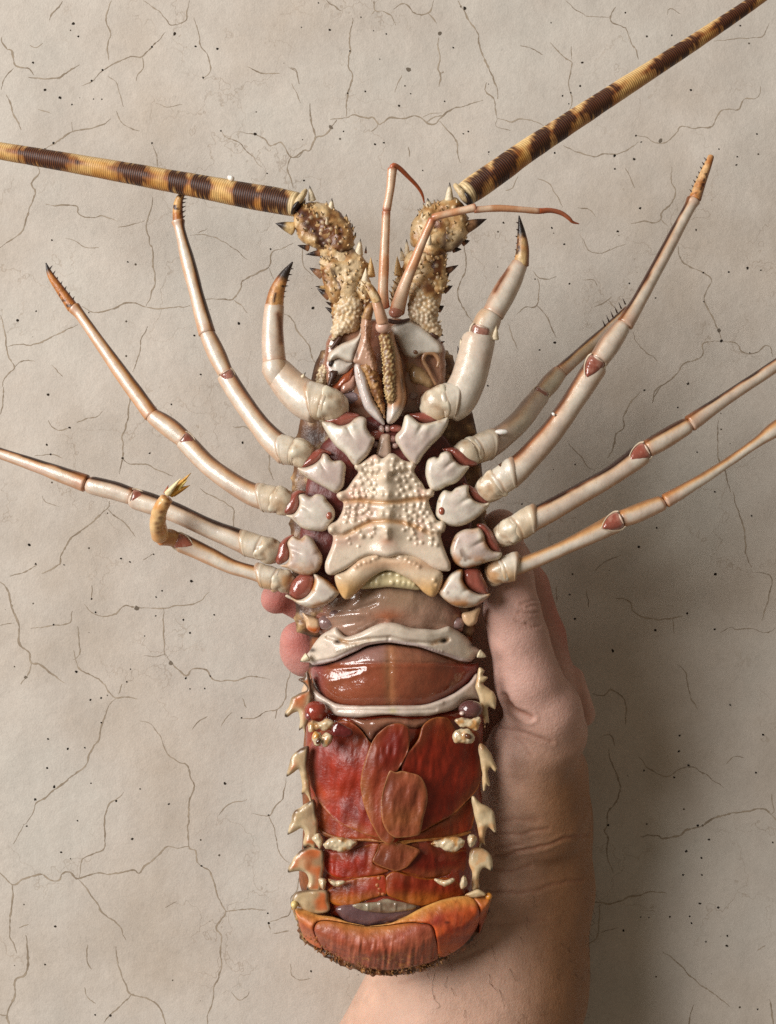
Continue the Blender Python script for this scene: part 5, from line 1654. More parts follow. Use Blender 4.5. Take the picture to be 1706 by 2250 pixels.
C = mix(lin((200, 156, 122)), lin((184, 130, 86)), vn(M.V, 24, 3))
lx = np.interp(y, [735, 800, 850, 900, 932], [877, 886, 889, 888, 874])
C = mix(C, lin((62, 32, 22)), 0.9 * np.maximum(np.exp(-(((x - 885) / 4) ** 2 + ((y - 838) / 20) ** 2)), np.exp(-(((x - 876) / 3) ** 2 + ((y - 760) / 16) ** 2))))
C = mix(C, lin((212, 200, 190)), sm(885, 905, y))
put('beaded_limb', M, M_SHELL, mo, C)
M = tube([(*q, 612) for q in np.concatenate([A([(822,1300),(848,1400),(858,1520),(860,1640)]), B([(868,400),(866,440)])])], [10, 13, 13, 12, 10, 7], n=20, step=2.2)
M.bumps(M.pick(110, -0.1, 9, 4.6), 2.3, 3.6)
bp = np.clip(M.a['bump'] / 3.0, 0, 1)
put('beaded_ridge', M, M_HORN, mo, mix(lin((110, 66, 28)), lin((224, 196, 142)), bp))
M = join([ball((*A([(812, 1235)])[0], 616), (17, 15, 14), n=18)])
put('palp_root', M, M_SHELL, mo, (206, 166, 146))
M = tube([(*q, h) for q, h in zip(A([(808,1200),(785,1120),(765,1050)]), (622, 628, 630))], [13, 12, 11], n=18, step=2.6)
put('palp', M, M_SHELL, mo, mix(lin((208, 168, 142)), lin((188, 136, 98)), vn(M.V, 16, 2)))
M = tube([(*q, h) for q, h in zip(A([(768,1045),(735,980),(700,930),(662,902)]), (632, 634, 632, 626))], [11, 10, 8, 3], n=16, step=2.4)
put('palp_tip', M, M_HORN, mo, mottled(M, 4, amt=0.9, size=14))
g = np.random.default_rng(2)
ms = []
for i in range(26):
    t = g.uniform(0, 1)
    q = A([(760 - 95 * t, 1030 - 128 * t)])[0]
    s = 1 if i % 2 else -1
    e = q + np.array([-4.5 + 7 * s * 0.9, -8 + 3.0 * s]) * g.uniform(0.7, 1.3)
    ms.append(spike((*q, 636), (*e, 640 + g.uniform(-4, 4)), 0.9, n=5, k=4))
put('bristle', join(ms), M_HORN, mo, (130, 86, 40), kind='stuff')
# soft tissue under the mouth
for q, r, c in [((770, 690), (18, 12, 10), (150, 78, 66)), ((905, 640), (16, 9, 9), (150, 84, 74)), ((800, 650), (7, 10, 8), (196, 170, 162)), ((845, 640), (6, 9, 8), (188, 158, 150)), ((760, 760), (8, 8, 7), (176, 150, 150)), ((880, 720), (10, 8, 7), (170, 130, 124)), ((900, 770), (8, 7, 6), (180, 150, 140))]:
    p = B([q])[0]
    put('mouth_tissue', ball((*p, 574), r, n=16), M_MEAT, lobster, c)
# ------------------------------------------------------------------ tail
Cc = lambda pts: cr('C', pts)
Ee = lambda pts: cr('E', pts)
tail = lobster
out = [(676, 1335), (700, 1310), (850, 1300), (1000, 1310), (1036, 1335), (1040, 1420), (1044, 1500), (1052, 1600), (1052, 1720), (1048, 1850), (1046, 1950), (1000, 2030), (850, 2066), (705, 2030), (660, 1950), (664, 1850), (666, 1720), (670, 1600), (678, 1500), (680, 1420)]
M = pillow(out, 455, top=64, bot=105, r=130, step=9)
M.lump(60, 5, 3)
x, y = px(M.V)
C = mix(lin((110, 60, 30)), lin((160, 92, 44)), vn(M.V, 50, 2))
C = mix(C, lin((50, 26, 16)), sm(0.5, 0.7, vn(M.V, 30, 7)))
put('tail_shell', M, M_HORN, lobster, C)
# red flesh lining behind the swimmerets
M = pillow(Cc([(250,1000),(420,1040),(850,1070),(1280,1040),(1530,1000),(1540,1300),(1540,1600),(1530,1900),(1490,2300),(1380,2540),(850,2600),(400,2540),(310,2300),(260,1900),(240,1600),(245,1300)]), lambda x, y: habd(x) - 42, top=22, bot=20, r=26, step=7)
M.lump(30, 4, 6)
put('tail_flesh', M, M_MEAT, lobster, mix(lin((122, 34, 18)), lin((150, 62, 38)), vn(M.V, 40, 3)))


# first soft skin, greyish, between chest and first tail ring
def fold(lines):
    def f(x, y, d):
        o = np.zeros(len(x))
        for a, w, ln in lines:
            o += a * np.exp(-(line_dist(x, y, ln) / w) ** 2)
        return o
    return f


M = pillow(Cc([(300,320),(400,240),(520,150),(660,112),(850,104),(1050,112),(1190,150),(1310,220),(1400,300),(1425,400),(1400,470),(1200,470),(1050,455),(850,430),(700,460),(560,510),(440,490),(350,490),(305,410)]),
           lambda x, y: habd(x) - 34, top=30, bot=20, r=42, step=3.2,
           disp=fold([(-5, 4, Cc([(300,330),(480,310),(620,300),(760,250)])), (4, 6, Cc([(340,360),(520,345),(700,330)])), (-4, 4, Cc([(700,440),(780,395),(830,385)])), (-4, 4, Cc([(890,385),(1000,420),(1200,440)])), (5, 7, Cc([(560,300),(640,230),(660,180)])), (-3, 5, Cc([(450,420),(560,400),(640,390)]))]))
M.lump(34, 3, 4)
x, y = px(M.V)
C = mix(lin((178, 146, 126)), lin((150, 112, 94)), vn(M.V, 46, 5))
C = mix(C, lin((150, 122, 96)), 0.7 * np.exp(-(((x - 880) / 70) ** 2 + ((y - 1310) / 34) ** 2)))
C = mix(C, lin((160, 84, 44)), 0.75 * np.exp(-(((x - 853) / 36) ** 2 + ((y - 1354) / 14) ** 2)))
C = mix(C, lin((132, 62, 48)), 0.7 * np.maximum(sm(745, 690, x), sm(960, 1020, x)))
put('soft_skin', M, M_MEAT, lobster, C)
for q, r in [((400, 395), (22, 17, 14)), ((470, 340), (17, 12, 10)), ((1360, 400), (16, 14, 12))]:
    p = Cc([q])[0]
    put('soft_bulge', ball((*p, habd(p[0]) - 16), r, n=18), M_MEAT, lobster, (134, 106, 102))
for o, c in [([(218,325),(270,345),(340,375),(352,430),(330,470),(290,470),(250,440),(240,390)], 1), ([(1395,330),(1460,310),(1530,285),(1515,350),(1500,400),(1450,425),(1405,390)], 0)]:
    M = pillow(Cc(o), 520, top=14, bot=16, r=10, step=2.6)
    x, y = px(M.V)
    C = mix(lin((214, 178, 140)), lin((196, 96, 34)), sm(1372, 1386, y + (vn(M.V, 12, 1) - .5) * 10))
    put('shell_corner', M, M_SHELL, lobster, C)

# first pale cross bar
bo = Cc([(360,485),(420,450),(465,428),(520,490),(560,500),(640,470),(740,420),(845,393),(950,408),(1060,440),(1200,445),(1292,418),(1335,440),(1400,480),(1480,560),(1530,600),(1572,645),(1520,655),(1500,640),(1455,685),(1380,680),(1290,650),(1190,615),(1060,570),(850,545),(700,570),(600,612),(450,685),(310,712),(270,690),(203,682),(255,625),(310,545)])
LN = [Cc([(400,500),(470,520),(560,545),(700,520),(850,508)]), Cc([(870,508),(1000,535),(1180,548),(1290,520)]), Cc([(850,510),(850,545)]), Cc([(300,690),(450,660),(600,590),(700,555),(850,530),(1060,556),(1200,602),(1380,665)])]
PE = np.array([Cc([(900 + 23 * i, 552 + 3.9 * i)])[0] for i in range(16)] + [Cc([(470 + 22 * i, 605 - 7 * i)])[0] for i in range(7)])


def bd(x, y, d):
    o = -8 * np.exp(-(line_dist(x, y, LN[0]) / 4) ** 2) - 8 * np.exp(-(line_dist(x, y, LN[1]) / 4) ** 2) - 2 * np.exp(-(line_dist(x, y, LN[2]) / 2.5) ** 2) - 4 * np.exp(-(line_dist(x, y, LN[3]) / 3) ** 2)
    for bx, by in PE:
        o += 3.6 * np.exp(-(((x - bx) ** 2 + (y - by) ** 2) / 8.0))
    for q in [(480, 540), (1265, 530)]:
        p = Cc([q])[0]
        o -= 12 * np.exp(-(((x - p[0]) / 6) ** 2 + ((y - p[1]) / 4) ** 2))
    return o


M = pillow(bo, lambda x, y: habd(x) - 16, top=20, bot=20, r=13, step=2.4, disp=bd)
M.lump(40, 2, 8)
x, y = px(M.V)
C = mix(lin((216, 204, 186)), lin((202, 182, 166)), vn(M.V, 50, 2))
C = mix(C, lin((200, 182, 180)), 0.8 * sm(8, 3, line_dist(x, y, Cc([(300,705),(450,675),(600,605),(700,565),(850,540),(1060,566),(1200,612),(1380,675),(1455,680)]))))
C = mix(C, lin((176, 124, 60)), 0.8 * np.exp(-(np.minimum(line_dist(x, y, LN[0][:4]), line_dist(x, y, LN[1][2:])) / 5) ** 2) * sm(0.25, 0.6, vn(M.V, 16, 5)))
for q, w in [((485, 540), 6), ((1262, 532), 7), ((292, 600), 9), ((1478, 560), 9)]:
    p = Cc([q])[0]
    C = mix(C, lin((44, 26, 18)), np.exp(-(((x - p[0]) / w) ** 2 + ((y - p[1]) / (w * .6)) ** 2)))  # dark spots put the shade of the bar's hollows into its colour
bar1 = put('tail_ring', M, M_SHELL, lobster, C)
for b_, t_ in [((255, 650), (200, 684)), ((1520, 625), (1575, 650))]:
    p, q = Cc([b_, t_])
    thorn(bar1, (*p, 530), (*q, 532), 10, 0.85, base=(224, 208, 176))
# second soft skin, red-brown and very glossy
so2 = Cc([(285,725),(420,690),(600,620),(700,580),(850,560),(1060,580),(1200,625),(1380,685),(1470,690),(1515,690),(1510,770),(1430,865),(1310,945),(1110,1015),(850,1025),(560,1022),(440,995),(330,910),(285,820)])
M = pillow(so2, lambda x, y: habd(x) - 34, top=lambda x, y, d: 24 + 12 * np.exp(-(((x - 855) / 190) ** 2 + ((y - 1500) / 50) ** 2)), bot=20, r=34, step=3.0,
           disp=fold([(-4.5, 3, Cc([(420,715),(600,705),(850,690),(1100,695),(1400,690)])), (3, 6, Cc([(420,735),(600,725),(850,712),(1100,716),(1400,712)])), (-2, 6, Cc([(855,580),(860,700),(865,990)])), (2.5, 6, Cc([(410,830),(560,800),(700,750)]))]))
M.lump(46, 3.5, 11)
x, y = px(M.V)
C = mix(lin((134, 66, 42)), lin((122, 54, 30)), sm(820, 980, x))
C = mix(C, lin((148, 88, 62)), 0.6 * vn(M.V, 50, 3))
C = mix(C, lin((146, 112, 104)), 0.75 * sm(1462, 1450, y) * sm(870, 840, x))
C = mix(C, lin((150, 104, 80)), 0.6 * sm(1462, 1450, y) * sm(840, 880, x))
C = mix(C, lin((176, 128, 84)), 0.35 * np.exp(-((x - 858 + (vn(M.V, 30, 2) - .5) * 10) / 13) ** 2))
C = mix(C, lin((122, 26, 14)), 0.8 * sm(975, 1035, x) * sm(1455, 1462, y))
C = mix(C, lin((146, 84, 90)), 0.6 * sm(730, 690, x))
put('soft_skin', M, M_MEAT, lobster, C)

# second pale cross bar, curved like a smile
bo = Cc([(238,830),(285,800),(292,840),(332,905),(442,985),(560,1005),(850,1006),(1110,1000),(1310,930),(1430,850),(1505,770),(1560,860),(1600,930),(1560,990),(1500,960),(1420,965),(1345,1030),(1250,1066),(1100,1090),(850,1078),(620,1096),(460,1080),(405,1010),(330,980),(270,1000),(215,1000),(205,930)])
M = pillow(bo, lambda x, y: habd(x) - 12, top=17, bot=18, r=11, step=2.6, disp=fold([(-3, 3, Cc([(480,1040),(850,1048),(1200,1040)])), (3, 4, Cc([(440,1000),(850,1020),(1250,985)]))]))
M.lump(36, 2, 9)
x, y = px(M.V)
C = mix(lin((216, 202, 186)), lin((204, 180, 168)), vn(M.V, 40, 4))
C = mix(C, lin((206, 192, 120)), 0.5 * np.exp(-(((x - 864) / 8) ** 2 + ((y - 1562) / 6) ** 2)))
C = mix(C, lin((196, 156, 110)), 0.6 * np.maximum(sm(705, 670, x), sm(1035, 1065, x)))
bar2 = put('tail_ring', M, M_SHELL, lobster, C)

# ---- side plates with hooked spines
def side_plate(o, h, seed, left, orange=1.0, tips=()):
    M = pillow(o, h, top=10, bot=12, r=12, step=2.4)
    M.lump(22, 3.5, seed)
    x, y = px(M.V)
    cx = x.mean()
    C = mix(lin((212, 194, 160)), lin((196, 164, 120)), vn(M.V, 26, seed))
    if orange:
        C = mix(C, lin((140, 104, 74)), 0.75 * sm(5, 12, M.a['d']) * sm(x.min() + 12, x.max() - 8, x))
        C = mix(C, lin((196, 92, 32)), orange * 0.8 * sm(0.36, 0.6, vn(M.V, 34, seed + 1)) * sm(3, 9, M.a['d']))
        C = mix(C, lin((70, 36, 22)), orange * 0.9 * sm(0.3, 0.5, vn(M.V, 40, seed + 2)) * sm(9, 3, M.a['d']) * sm(y.mean() + 20, y.mean() - 30, y))
    else:
        C = mix(C, lin((214, 150, 90)), 0.5 * sm(0.55, 0.7, vn(M.V, 20, seed + 1)))
    pl = None
    for t in tips:
        C = mix(C, lin((38, 22, 16)), np.exp(-(((x - t[0]) / 5) ** 2 + ((y - t[1]) / 7) ** 2) ** 1.5))
    return put('side_plate', M, M_SHELL, lobster, C)


sp = [
    (Cc([(262,760),(240,765),(236,800),(190,815),(205,835),(232,860),(245,890),(190,915),(140,945),(122,1000),(94,1086),(150,1062),(188,1056),(200,1110),(192,1192),(218,1180),(235,1212),(256,1140),(275,1010),(290,900)]), 528, True, [(94, 1084), (192, 1190)]),
    (Cc([(262,1310),(200,1335),(145,1375),(122,1440),(98,1532),(150,1500),(188,1478),(204,1520),(214,1600),(206,1668),(235,1655),(258,1690),(290,1760),(285,1650),(262,1520),(256,1400)]), 534, True, [(98, 1530), (206, 1665), (288, 1755)]),
    (Ee([(300,195),(210,245),(152,285),(130,360),(104,452),(160,425),(208,402),(236,445),(226,548),(262,530),(310,545),(335,430),(322,300)]), 534, True, [(104, 450), (227, 546)]),
    (Ee([(372,560),(275,538),(185,585),(142,640),(108,727),(175,716),(236,732),(262,790),(250,856),(345,868),(362,770),(380,660)]), 534, True, [(108, 725), (252, 854)]),
    (Ee([(395,868),(290,850),(195,868),(152,905),(138,962),(200,990),(330,1035),(420,1015),(410,930)]), 534, True, [(140, 950)]),
    (Cc([(1515,735),(1560,748),(1552,782),(1582,800),(1560,832),(1540,850),(1600,895),(1632,915),(1652,985),(1640,1038),(1592,1018),(1584,1060),(1598,1145),(1575,1140),(1562,1178),(1545,1080),(1520,970),(1498,880)]), 528, False, []),
    (Cc([(1528,1295),(1585,1325),(1628,1395),(1654,1502),(1604,1460),(1582,1490),(1586,1540),(1598,1602),(1575,1590),(1555,1638),(1545,1510),(1525,1400)]), 532, False, [(1652, 1498)]),
    (Ee([(1470,172),(1540,225),(1612,268),(1642,335),(1642,436),(1592,398),(1568,425),(1562,480),(1568,532),(1540,515),(1524,555),(1518,430),(1490,330)]), 534, False, []),
    (Ee([(1465,555),(1560,558),(1612,605),(1622,718),(1562,698),(1532,722),(1520,780),(1520,845),(1468,860),(1470,745),(1445,650)]), 534, False, [(1616, 712)]),
    (Ee([(1415,895),(1470,858),(1530,852),(1568,895),(1520,915),(1460,915)]), 548, False, []),
]
for i, (o, h, left, tips) in enumerate(sp):
    tp = [(cr('C' if i in (0, 1, 5, 6) else 'E', [t])[0]) for t in tips]
    side_plate(o, h, 60 + i, left, 1.0 if left else 0.0, tp)

# ---- swimmerets
def leaf(parent, o, off, seed, red=(128, 34, 20), edge=(178, 120, 72), t=5.0, mott=0.5, curl=0.0, name='leaf', cols=None, streak=None):
    cx, cy = o.mean(0)

    def hc(x, y):
        return habd(x) - 20 + off + curl * ((x - cx) / 80.0)

    def disp(x, y, d):
        z = np.c_[x * 0.9, y * 0.28, np.full(len(x), seed * 9.0)]
        return 5.5 * (vn(np.c_[x, y, np.full(len(x), seed * 31.0)], 60, seed) - 0.5) * 2 + 3.2 * (vn(np.c_[x * 1.3 + y * 0.2, y * 0.5, np.full(len(x), seed * 5.0)], 22, seed + 11) - 0.5) * 2 + 1.2 * (vn(z, 7, seed + 3, 1) - 0.5) * 2
    M = pillow(o, hc, top=t * 0.45, bot=t * 0.6, r=5, step=3.0, disp=disp)
    x, y = px(M.V)
    z = np.c_[x * 0.9, y * 0.25, np.full(len(x), seed * 3.0)]
    C = mix(lin(red), lin(np.minimum(np.array(red) * 1.22 + 8, 255)), sm(0.35, 0.7, vn(M.V, 70, seed)))
    C = mix(C, lin(np.minimum(np.array(red) * 1.15 + 18, 255)), mott * sm(0.4, 0.75, vn(z, 8, seed + 1)))
    C = mix(C, lin((150, 88, 56)), 0.6 * sm(26, 6, M.a['d']) * sm(0.35, 0.7, vn(M.V, 60, seed + 5)))
    C = mix(C, lin(edge), 0.7 * sm(3.2, 1.0, M.a['d'] + (vn(M.V, 12, seed + 6) - 0.5) * 2.5))
    if cols:
        for (c, (px_, py_), (rx, ry), k) in cols:
            C = mix(C, lin(c), k * np.exp(-(((x - px_) / rx) ** 2 + ((y - py_) / ry) ** 2)))
    return put(name, M, M_LEAF, parent, C * np.array([0.90, 0.80, 0.66]))


def src(*rows):
    return np.concatenate([cr(c, p) for c, p in rows])


def knob(parent, pts, h, seed, c=(208, 190, 158), c2=(186, 138, 84)):
    M = pillow(pts, h, top=13, bot=14, r=11, step=2.3)
    M.lump(11, 3.4, seed)
    M.lump(5, 1.0, seed + 1)
    put('knob', M, M_MEAT, parent, mix(lin(c), lin(c2), sm(0.45, 0.75, vn(M.V, 13, seed))))


# pair 3 and 4 (lower, partly covered) first
sw = empty('swimmeret', (720, 1830, 560), lobster, 'lower left swimmeret, dark red and glossy with a white root')
leaf(sw, Ee([(380,560),(440,575),(520,580),(620,550),(740,515),(790,520),(760,600),(745,660),(800,690),(860,715),(800,742),(640,768),(480,775),(400,735),(365,680),(352,620)]), 0, 11, red=(134, 32, 12), edge=(166, 96, 40), t=9, cols=[((176, 78, 74), (735, 1870), (30, 10), 0.7)])
knob(sw, Ee([(372,520),(420,478),(520,470),(620,500),(600,540),(520,582),(430,560),(385,545)]), 566, 3)
knob(sw, Ee([(292,480),(330,440),(368,470),(370,520),(345,556),(312,520)]), 556, 4)
knob(sw, Ee([(335,785),(365,768),(392,790),(385,852),(355,850)]), 556, 5)
knob(sw, Ee([(405,770),(450,790),(540,790),(500,830),(450,832),(420,805)]), 562, 6)
sw = empty('swimmeret', (960, 1880, 560), lobster, 'lower right swimmeret, dark red with a tan hem and white roots')
leaf(sw, Ee([(900,520),(1000,505),(1170,520),(1240,560),(1330,582),(1400,560),(1440,580),(1430,660),(1400,730),(1300,745),(1150,772),(1000,742),(940,715),(900,640)]), -2, 12, red=(118, 30, 12), edge=(170, 104, 46), t=9)
leaf(sw, Ee([(790,520),(850,515),(930,510),(1080,560),(1060,610),(1000,680),(960,705),(900,718),(820,695),(745,660),(738,630),(770,570)]), 12, 13, red=(122, 62, 40), edge=(168, 112, 66), t=5)
knob(sw, Ee([(1165,520),(1220,490),(1320,462),(1400,480),(1415,510),(1380,560),(1320,582),(1250,555)]), 566, 7)
knob(sw, Ee([(1432,500),(1455,440),(1502,475),(1490,520),(1460,552),(1440,530)]), 556, 8)
knob(sw, Ee([(1195,778),(1260,785),(1335,772),(1320,810),(1270,832),(1220,808)]), 562, 9)
knob(sw, Ee([(1380,800),(1410,748),(1432,800),(1410,842),(1388,850)]), 556, 10)
sw = empty('swimmeret', (850, 1950, 560), lobster, 'hindmost orange-red swimmerets tucked above the tail fan')
leaf(sw, Ee([(400,860),(470,820),(600,775),(760,755),(830,760),(840,880),(800,900),(700,932),(580,975),(480,975),(395,935),(385,895)]), 4, 14, red=(130, 38, 16), edge=(186, 118, 36), t=9, cols=[((192, 118, 36), (735, 1978), (80, 15), 0.65)])
leaf(sw, Ee([(830,770),(900,720),(1000,745),(1150,775),(1300,770),(1390,830),(1410,900),(1300,930),(1150,965),(1060,975),(960,940),(840,890)]), 2, 15, red=(124, 36, 14), edge=(186, 118, 36), t=9, cols=[((186, 110, 34), (930, 1976), (90, 15), 0.65)])
p0 = Ee([(780,770),(770,820),(785,850),(780,880),(815,885)])
for p in p0:
    put('knob', ball((*p, 558), (6.5, 6, 5), n=12).lump(6, 1.5, 3), M_LEAF, sw, (160, 92, 50))

# pair 2: dark red band with brown hem
sw = empty('swimmeret', (760, 1810, 560), lobster, 'left swimmeret of the middle row, peeping out below the big leaves')
leaf(sw, Ee([(290,190),(330,170),(420,230),(560,340),(720,430),(800,470),(790,495),(700,492),(560,492),(410,462),(330,400),(310,320)]), 6, 16, red=(136, 46, 22), edge=(170, 112, 62), t=6, cols=[((166, 84, 40), (705, 1800), (16, 40), 0.7)])
leaf(sw, Ee([(320,380),(400,440),(560,478),(720,480),(840,510),(700,500),(560,496),(400,470),(330,420)]), 12, 17, red=(150, 92, 54), edge=(176, 124, 76), t=4)
sw = empty('swimmeret', (1000, 1810, 560), lobster, 'right swimmeret of the middle row, peeping out below the big leaves')
leaf(sw, Ee([(1090,430),(1200,370),(1330,300),(1440,200),(1490,180),(1500,260),(1480,350),(1450,420),(1300,465),(1150,480),(1000,500),(920,505),(960,470)]), 6, 18, red=(130, 44, 20), edge=(174, 112, 54), t=6)
leaf(sw, Ee([(920,500),(1100,482),(1300,462),(1460,425),(1420,455),(1250,490),(1050,505),(925,530)]), 12, 19, red=(176, 116, 54), edge=(180, 130, 80), t=4)

# pair 1: the big leaves
sw = empty('swimmeret', (760, 1650, 575), lobster, 'big left swimmeret with a broad glossy red leaf and a narrow leaf along the middle')
leaf(sw, src(('C', [(270,1290),(330,1215),(420,1150),(500,1118),(570,1128),(640,1180),(700,1255),(740,1310),(770,1420),(800,1560)]), ('E', [(790,200),(780,400),(800,470),(730,465),(600,415),(480,355),(400,282),(330,195),(300,130),(272,80),(255,10)]), ('C', [(246,1520),(250,1400)])), 16, 21, red=(124, 34, 18), edge=(170, 112, 64), t=6,
     cols=[((168, 84, 80), (700, 1655), (20, 34), 0.5), ((176, 70, 30), (705, 1745), (50, 14), 0.6), ((150, 84, 40), (790, 1610), (34, 40), 0.35)])  # the first tint paints the leaf's pink sheen into its colour
leaf(sw, src(('C', [(735,1270),(785,1205),(850,1155),(925,1138),(990,1160),(1010,1230),(1000,1330),(960,1420),(930,1470),(880,1560),(860,1640)]), ('E', [(850,100),(840,250),(860,400),(895,470),(890,500),(860,522),(800,495),(745,405),(700,310),(665,210),(645,90)]), ('C', [(645,1600),(655,1500),(690,1380)])), 30, 22, red=(114, 46, 28), edge=(176, 128, 84), t=4.5,
     cols=[((120, 26, 16), (865, 1640), (40, 60), 0.9), ((170, 110, 66), (800, 1780), (16, 60), 0.7)])
kk = src(('C', [(470,1130),(520,1150),(590,1200),(575,1240),(500,1245),(440,1230),(430,1190)]))
M = pillow(kk, 592, top=8, bot=10, r=10, step=2.5)
M.lump(10, 2, 4)
put('bruise', M, M_MEAT, sw, (96, 26, 26))
put('soft_root', ball((*Cc([(318, 1050)])[0], 552), (26, 23, 22), n=22), M_MEAT, sw, (140, 54, 38))
put('soft_root', ball((*Cc([(265, 1080)])[0], 560), (9, 11, 10), n=16), M_MEAT, sw, (122, 60, 58))
knob(sw, Cc([(258,1140),(290,1120),(340,1125),(400,1110),(450,1130),(440,1170),(390,1195),(330,1190),(280,1205),(258,1180)]), 574, 21)
knob(sw, Cc([(288,1240),(310,1205),(350,1215),(365,1260),(350,1300),(320,1305),(295,1280)]), 584, 22, c2=(206, 150, 70))
knob(sw, Cc([(360,1230),(400,1205),(440,1230),(430,1290),(390,1315),(360,1290)]), 584, 23)
put('pore', ball((*Cc([(335, 1270)])[0], 600), (5, 8, 5), rs=0.6, n=12), M_MEAT, sw, (84, 50, 30))
sw = empty('swimmeret', (980, 1650, 575), lobster, 'big right swimmeret with a broad red leaf and a brown pointed leaf over the middle')
leaf(sw, src(('C', [(1100,1165),(1150,1115),(1220,1092),(1290,1102),(1335,1160),(1370,1200),(1490,1195),(1528,1260),(1535,1400),(1532,1560)]), ('E', [(1530,60),(1500,130),(1420,215),(1330,300),(1200,372),(1080,435),(960,440),(900,300),(930,100)]), ('C', [(940,1560),(945,1470),(934,1420),(960,1370),(1020,1320),(1070,1255)])), 20, 23, red=(110, 28, 12), edge=(170, 112, 62), t=6,
     cols=[((160, 70, 36), (975, 1610), (24, 22), 0.5), ((120, 40, 26), (880, 1690), (26, 6), 0.9)])
leaf(sw, src(('C', [(950,1490),(1000,1500)]), ('E', [(1085,20),(1130,100),(1140,200),(1110,330),(1085,440),(1040,462),(960,472),(895,470),(838,420),(802,330),(800,190),(830,60),(862,-20)]), ('C', [(905,1500)])), 40, 24, red=(116, 58, 40), edge=(178, 132, 92), t=4.5,
     cols=[((178, 104, 80), (905, 1710), (16, 16), 0.6), ((166, 108, 62), (880, 1800), (60, 26), 0.4)])
put('soft_root', ball((*Cc([(1458, 1035)])[0], 552), (27, 20, 21), n=22), M_MEAT, sw, (96, 60, 58))
put('soft_root', ball((*Cc([(1395, 1065)])[0], 566), (6, 5, 5), n=14), M_MEAT, sw, (206, 180, 170))
knob(sw, Cc([(1345,1120),(1390,1095),(1450,1100),(1520,1095),(1530,1140),(1510,1195),(1440,1180),(1380,1165)]), 574, 24)
knob(sw, Cc([(1322,1235),(1360,1190),(1430,1180),(1475,1200),(1480,1260),(1440,1295),(1390,1285),(1340,1275)]), 586, 25)
put('pore', ball((*Cc([(1440, 1235)])[0], 604), (9, 6, 5), rs=0.5, n=12), M_MEAT, sw, (92, 52, 28))
M = pillow(Cc([(560,1100),(700,1110),(850,1095),(1100,1105),(1230,1085),(1180,1110),(1060,1180),(900,1150),(780,1200),(720,1280),(650,1180)]), lambda x, y: habd(x) - 22, top=12, bot=12, r=14, step=3)
M.lump(20, 3, 6)
put('soft_skin', M, M_MEAT, lobster, mix(lin((150, 104, 78)), lin((120, 74, 62)), vn(M.V, 26, 4)))

# ---- tail fan folded up at the end
M = pillow(Ee([(470,985),(600,960),(850,950),(1050,965),(1080,1000),(1000,1060),(850,1110),(700,1120),(560,1100),(480,1040)]), 545, top=14, bot=16, r=16, step=3)
M.lump(24, 2.5, 2)
put('soft_skin', M, M_MEAT, lobster, mix(lin((84, 54, 58)), lin((112, 84, 84)), vn(M.V, 24, 6)))
M = pillow(Ee([(585,975),(640,955),(760,945),(830,922),(920,940),(1050,970),(1040,1000),(940,1020),(800,1030),(660,1010)]), 560, top=8, bot=8, r=8, step=2.4,
           disp=fold([(2.2, 2.5, Ee([(700,955),(698,1010)])), (2.6, 2.5, Ee([(790,945),(792,1020)])), (2.2, 2.5, Ee([(905,960),(900,1015)])), (1.6, 2.5, Ee([(985,965),(980,1005)]))]))
put('rib_plate', M, M_MEAT, lobster, mix(lin((158, 146, 124)), lin((116, 92, 74)), sm(0.3, 0.7, vn(M.V, 16, 2))))

fan = empty('tail_fan', (850, 2070, 560), lobster)


FX = np.array([640, 660, 700, 735, 770, 810, 850, 900, 930, 970, 1020, 1085.0])
FT = np.array([1995, 1996, 2010, 2014, 2026, 2034, 2028, 2010, 1994, 1976, 1968, 1968.0])
FB = np.array([2000, 2050, 2080, 2100, 2120, 2132, 2134, 2134, 2126, 2108, 2080, 1990.0])


def fanh(x, y):
    t, b_ = np.interp(x, FX, FT), np.interp(x, FX, FB)
    w = np.clip((y - t) / (b_ - t + 1e-6), 0, 1)
    return 548 - 45 * ((x - 862) / 215.0) ** 2 + 34 * np.sin(math.pi * np.clip(w * 0.9 + 0.08, 0, 1)) ** 0.8 - 22 * sm(0.55, 1.0, w)


M = pillow(Ee([(150,990),(200,1000),(330,1040),(450,1060),(560,1100),(700,1130),(850,1105),(1000,1045),(1100,990),(1250,930),(1400,900),(1560,908),(1612,898),(1604,962),(1545,1130),(1525,1190),(1440,1272),(1330,1335),(1200,1420),(1080,1462),(960,1488),(870,1492),(780,1484),(700,1482),(620,1452),(560,1432),(440,1382),(370,1335),(250,1262),(202,1205),(190,1120),(160,1050)]),
           lambda x, y: fanh(x, y) - 12, top=9, bot=50, r=12, step=3.2)
x, y = px(M.V)
M.lump(16, 7, 3)
M.lump(8, 4, 13)
C = mix(lin((112, 66, 36)), lin((70, 42, 26)), sm(0.4, 0.65, vn(M.V, 16, 2)))
C = mix(C, lin((176, 100, 50)), sm(0.55, 0.7, vn(M.V, 12, 5)) * 0.6)
C = mix(C, lin((186, 148, 92)), 0.7 * sm(690, 668, x) * sm(0.4, 0.6, vn(M.V, 14, 8)))
put('fan_base', M, M_HORN, fan, C)


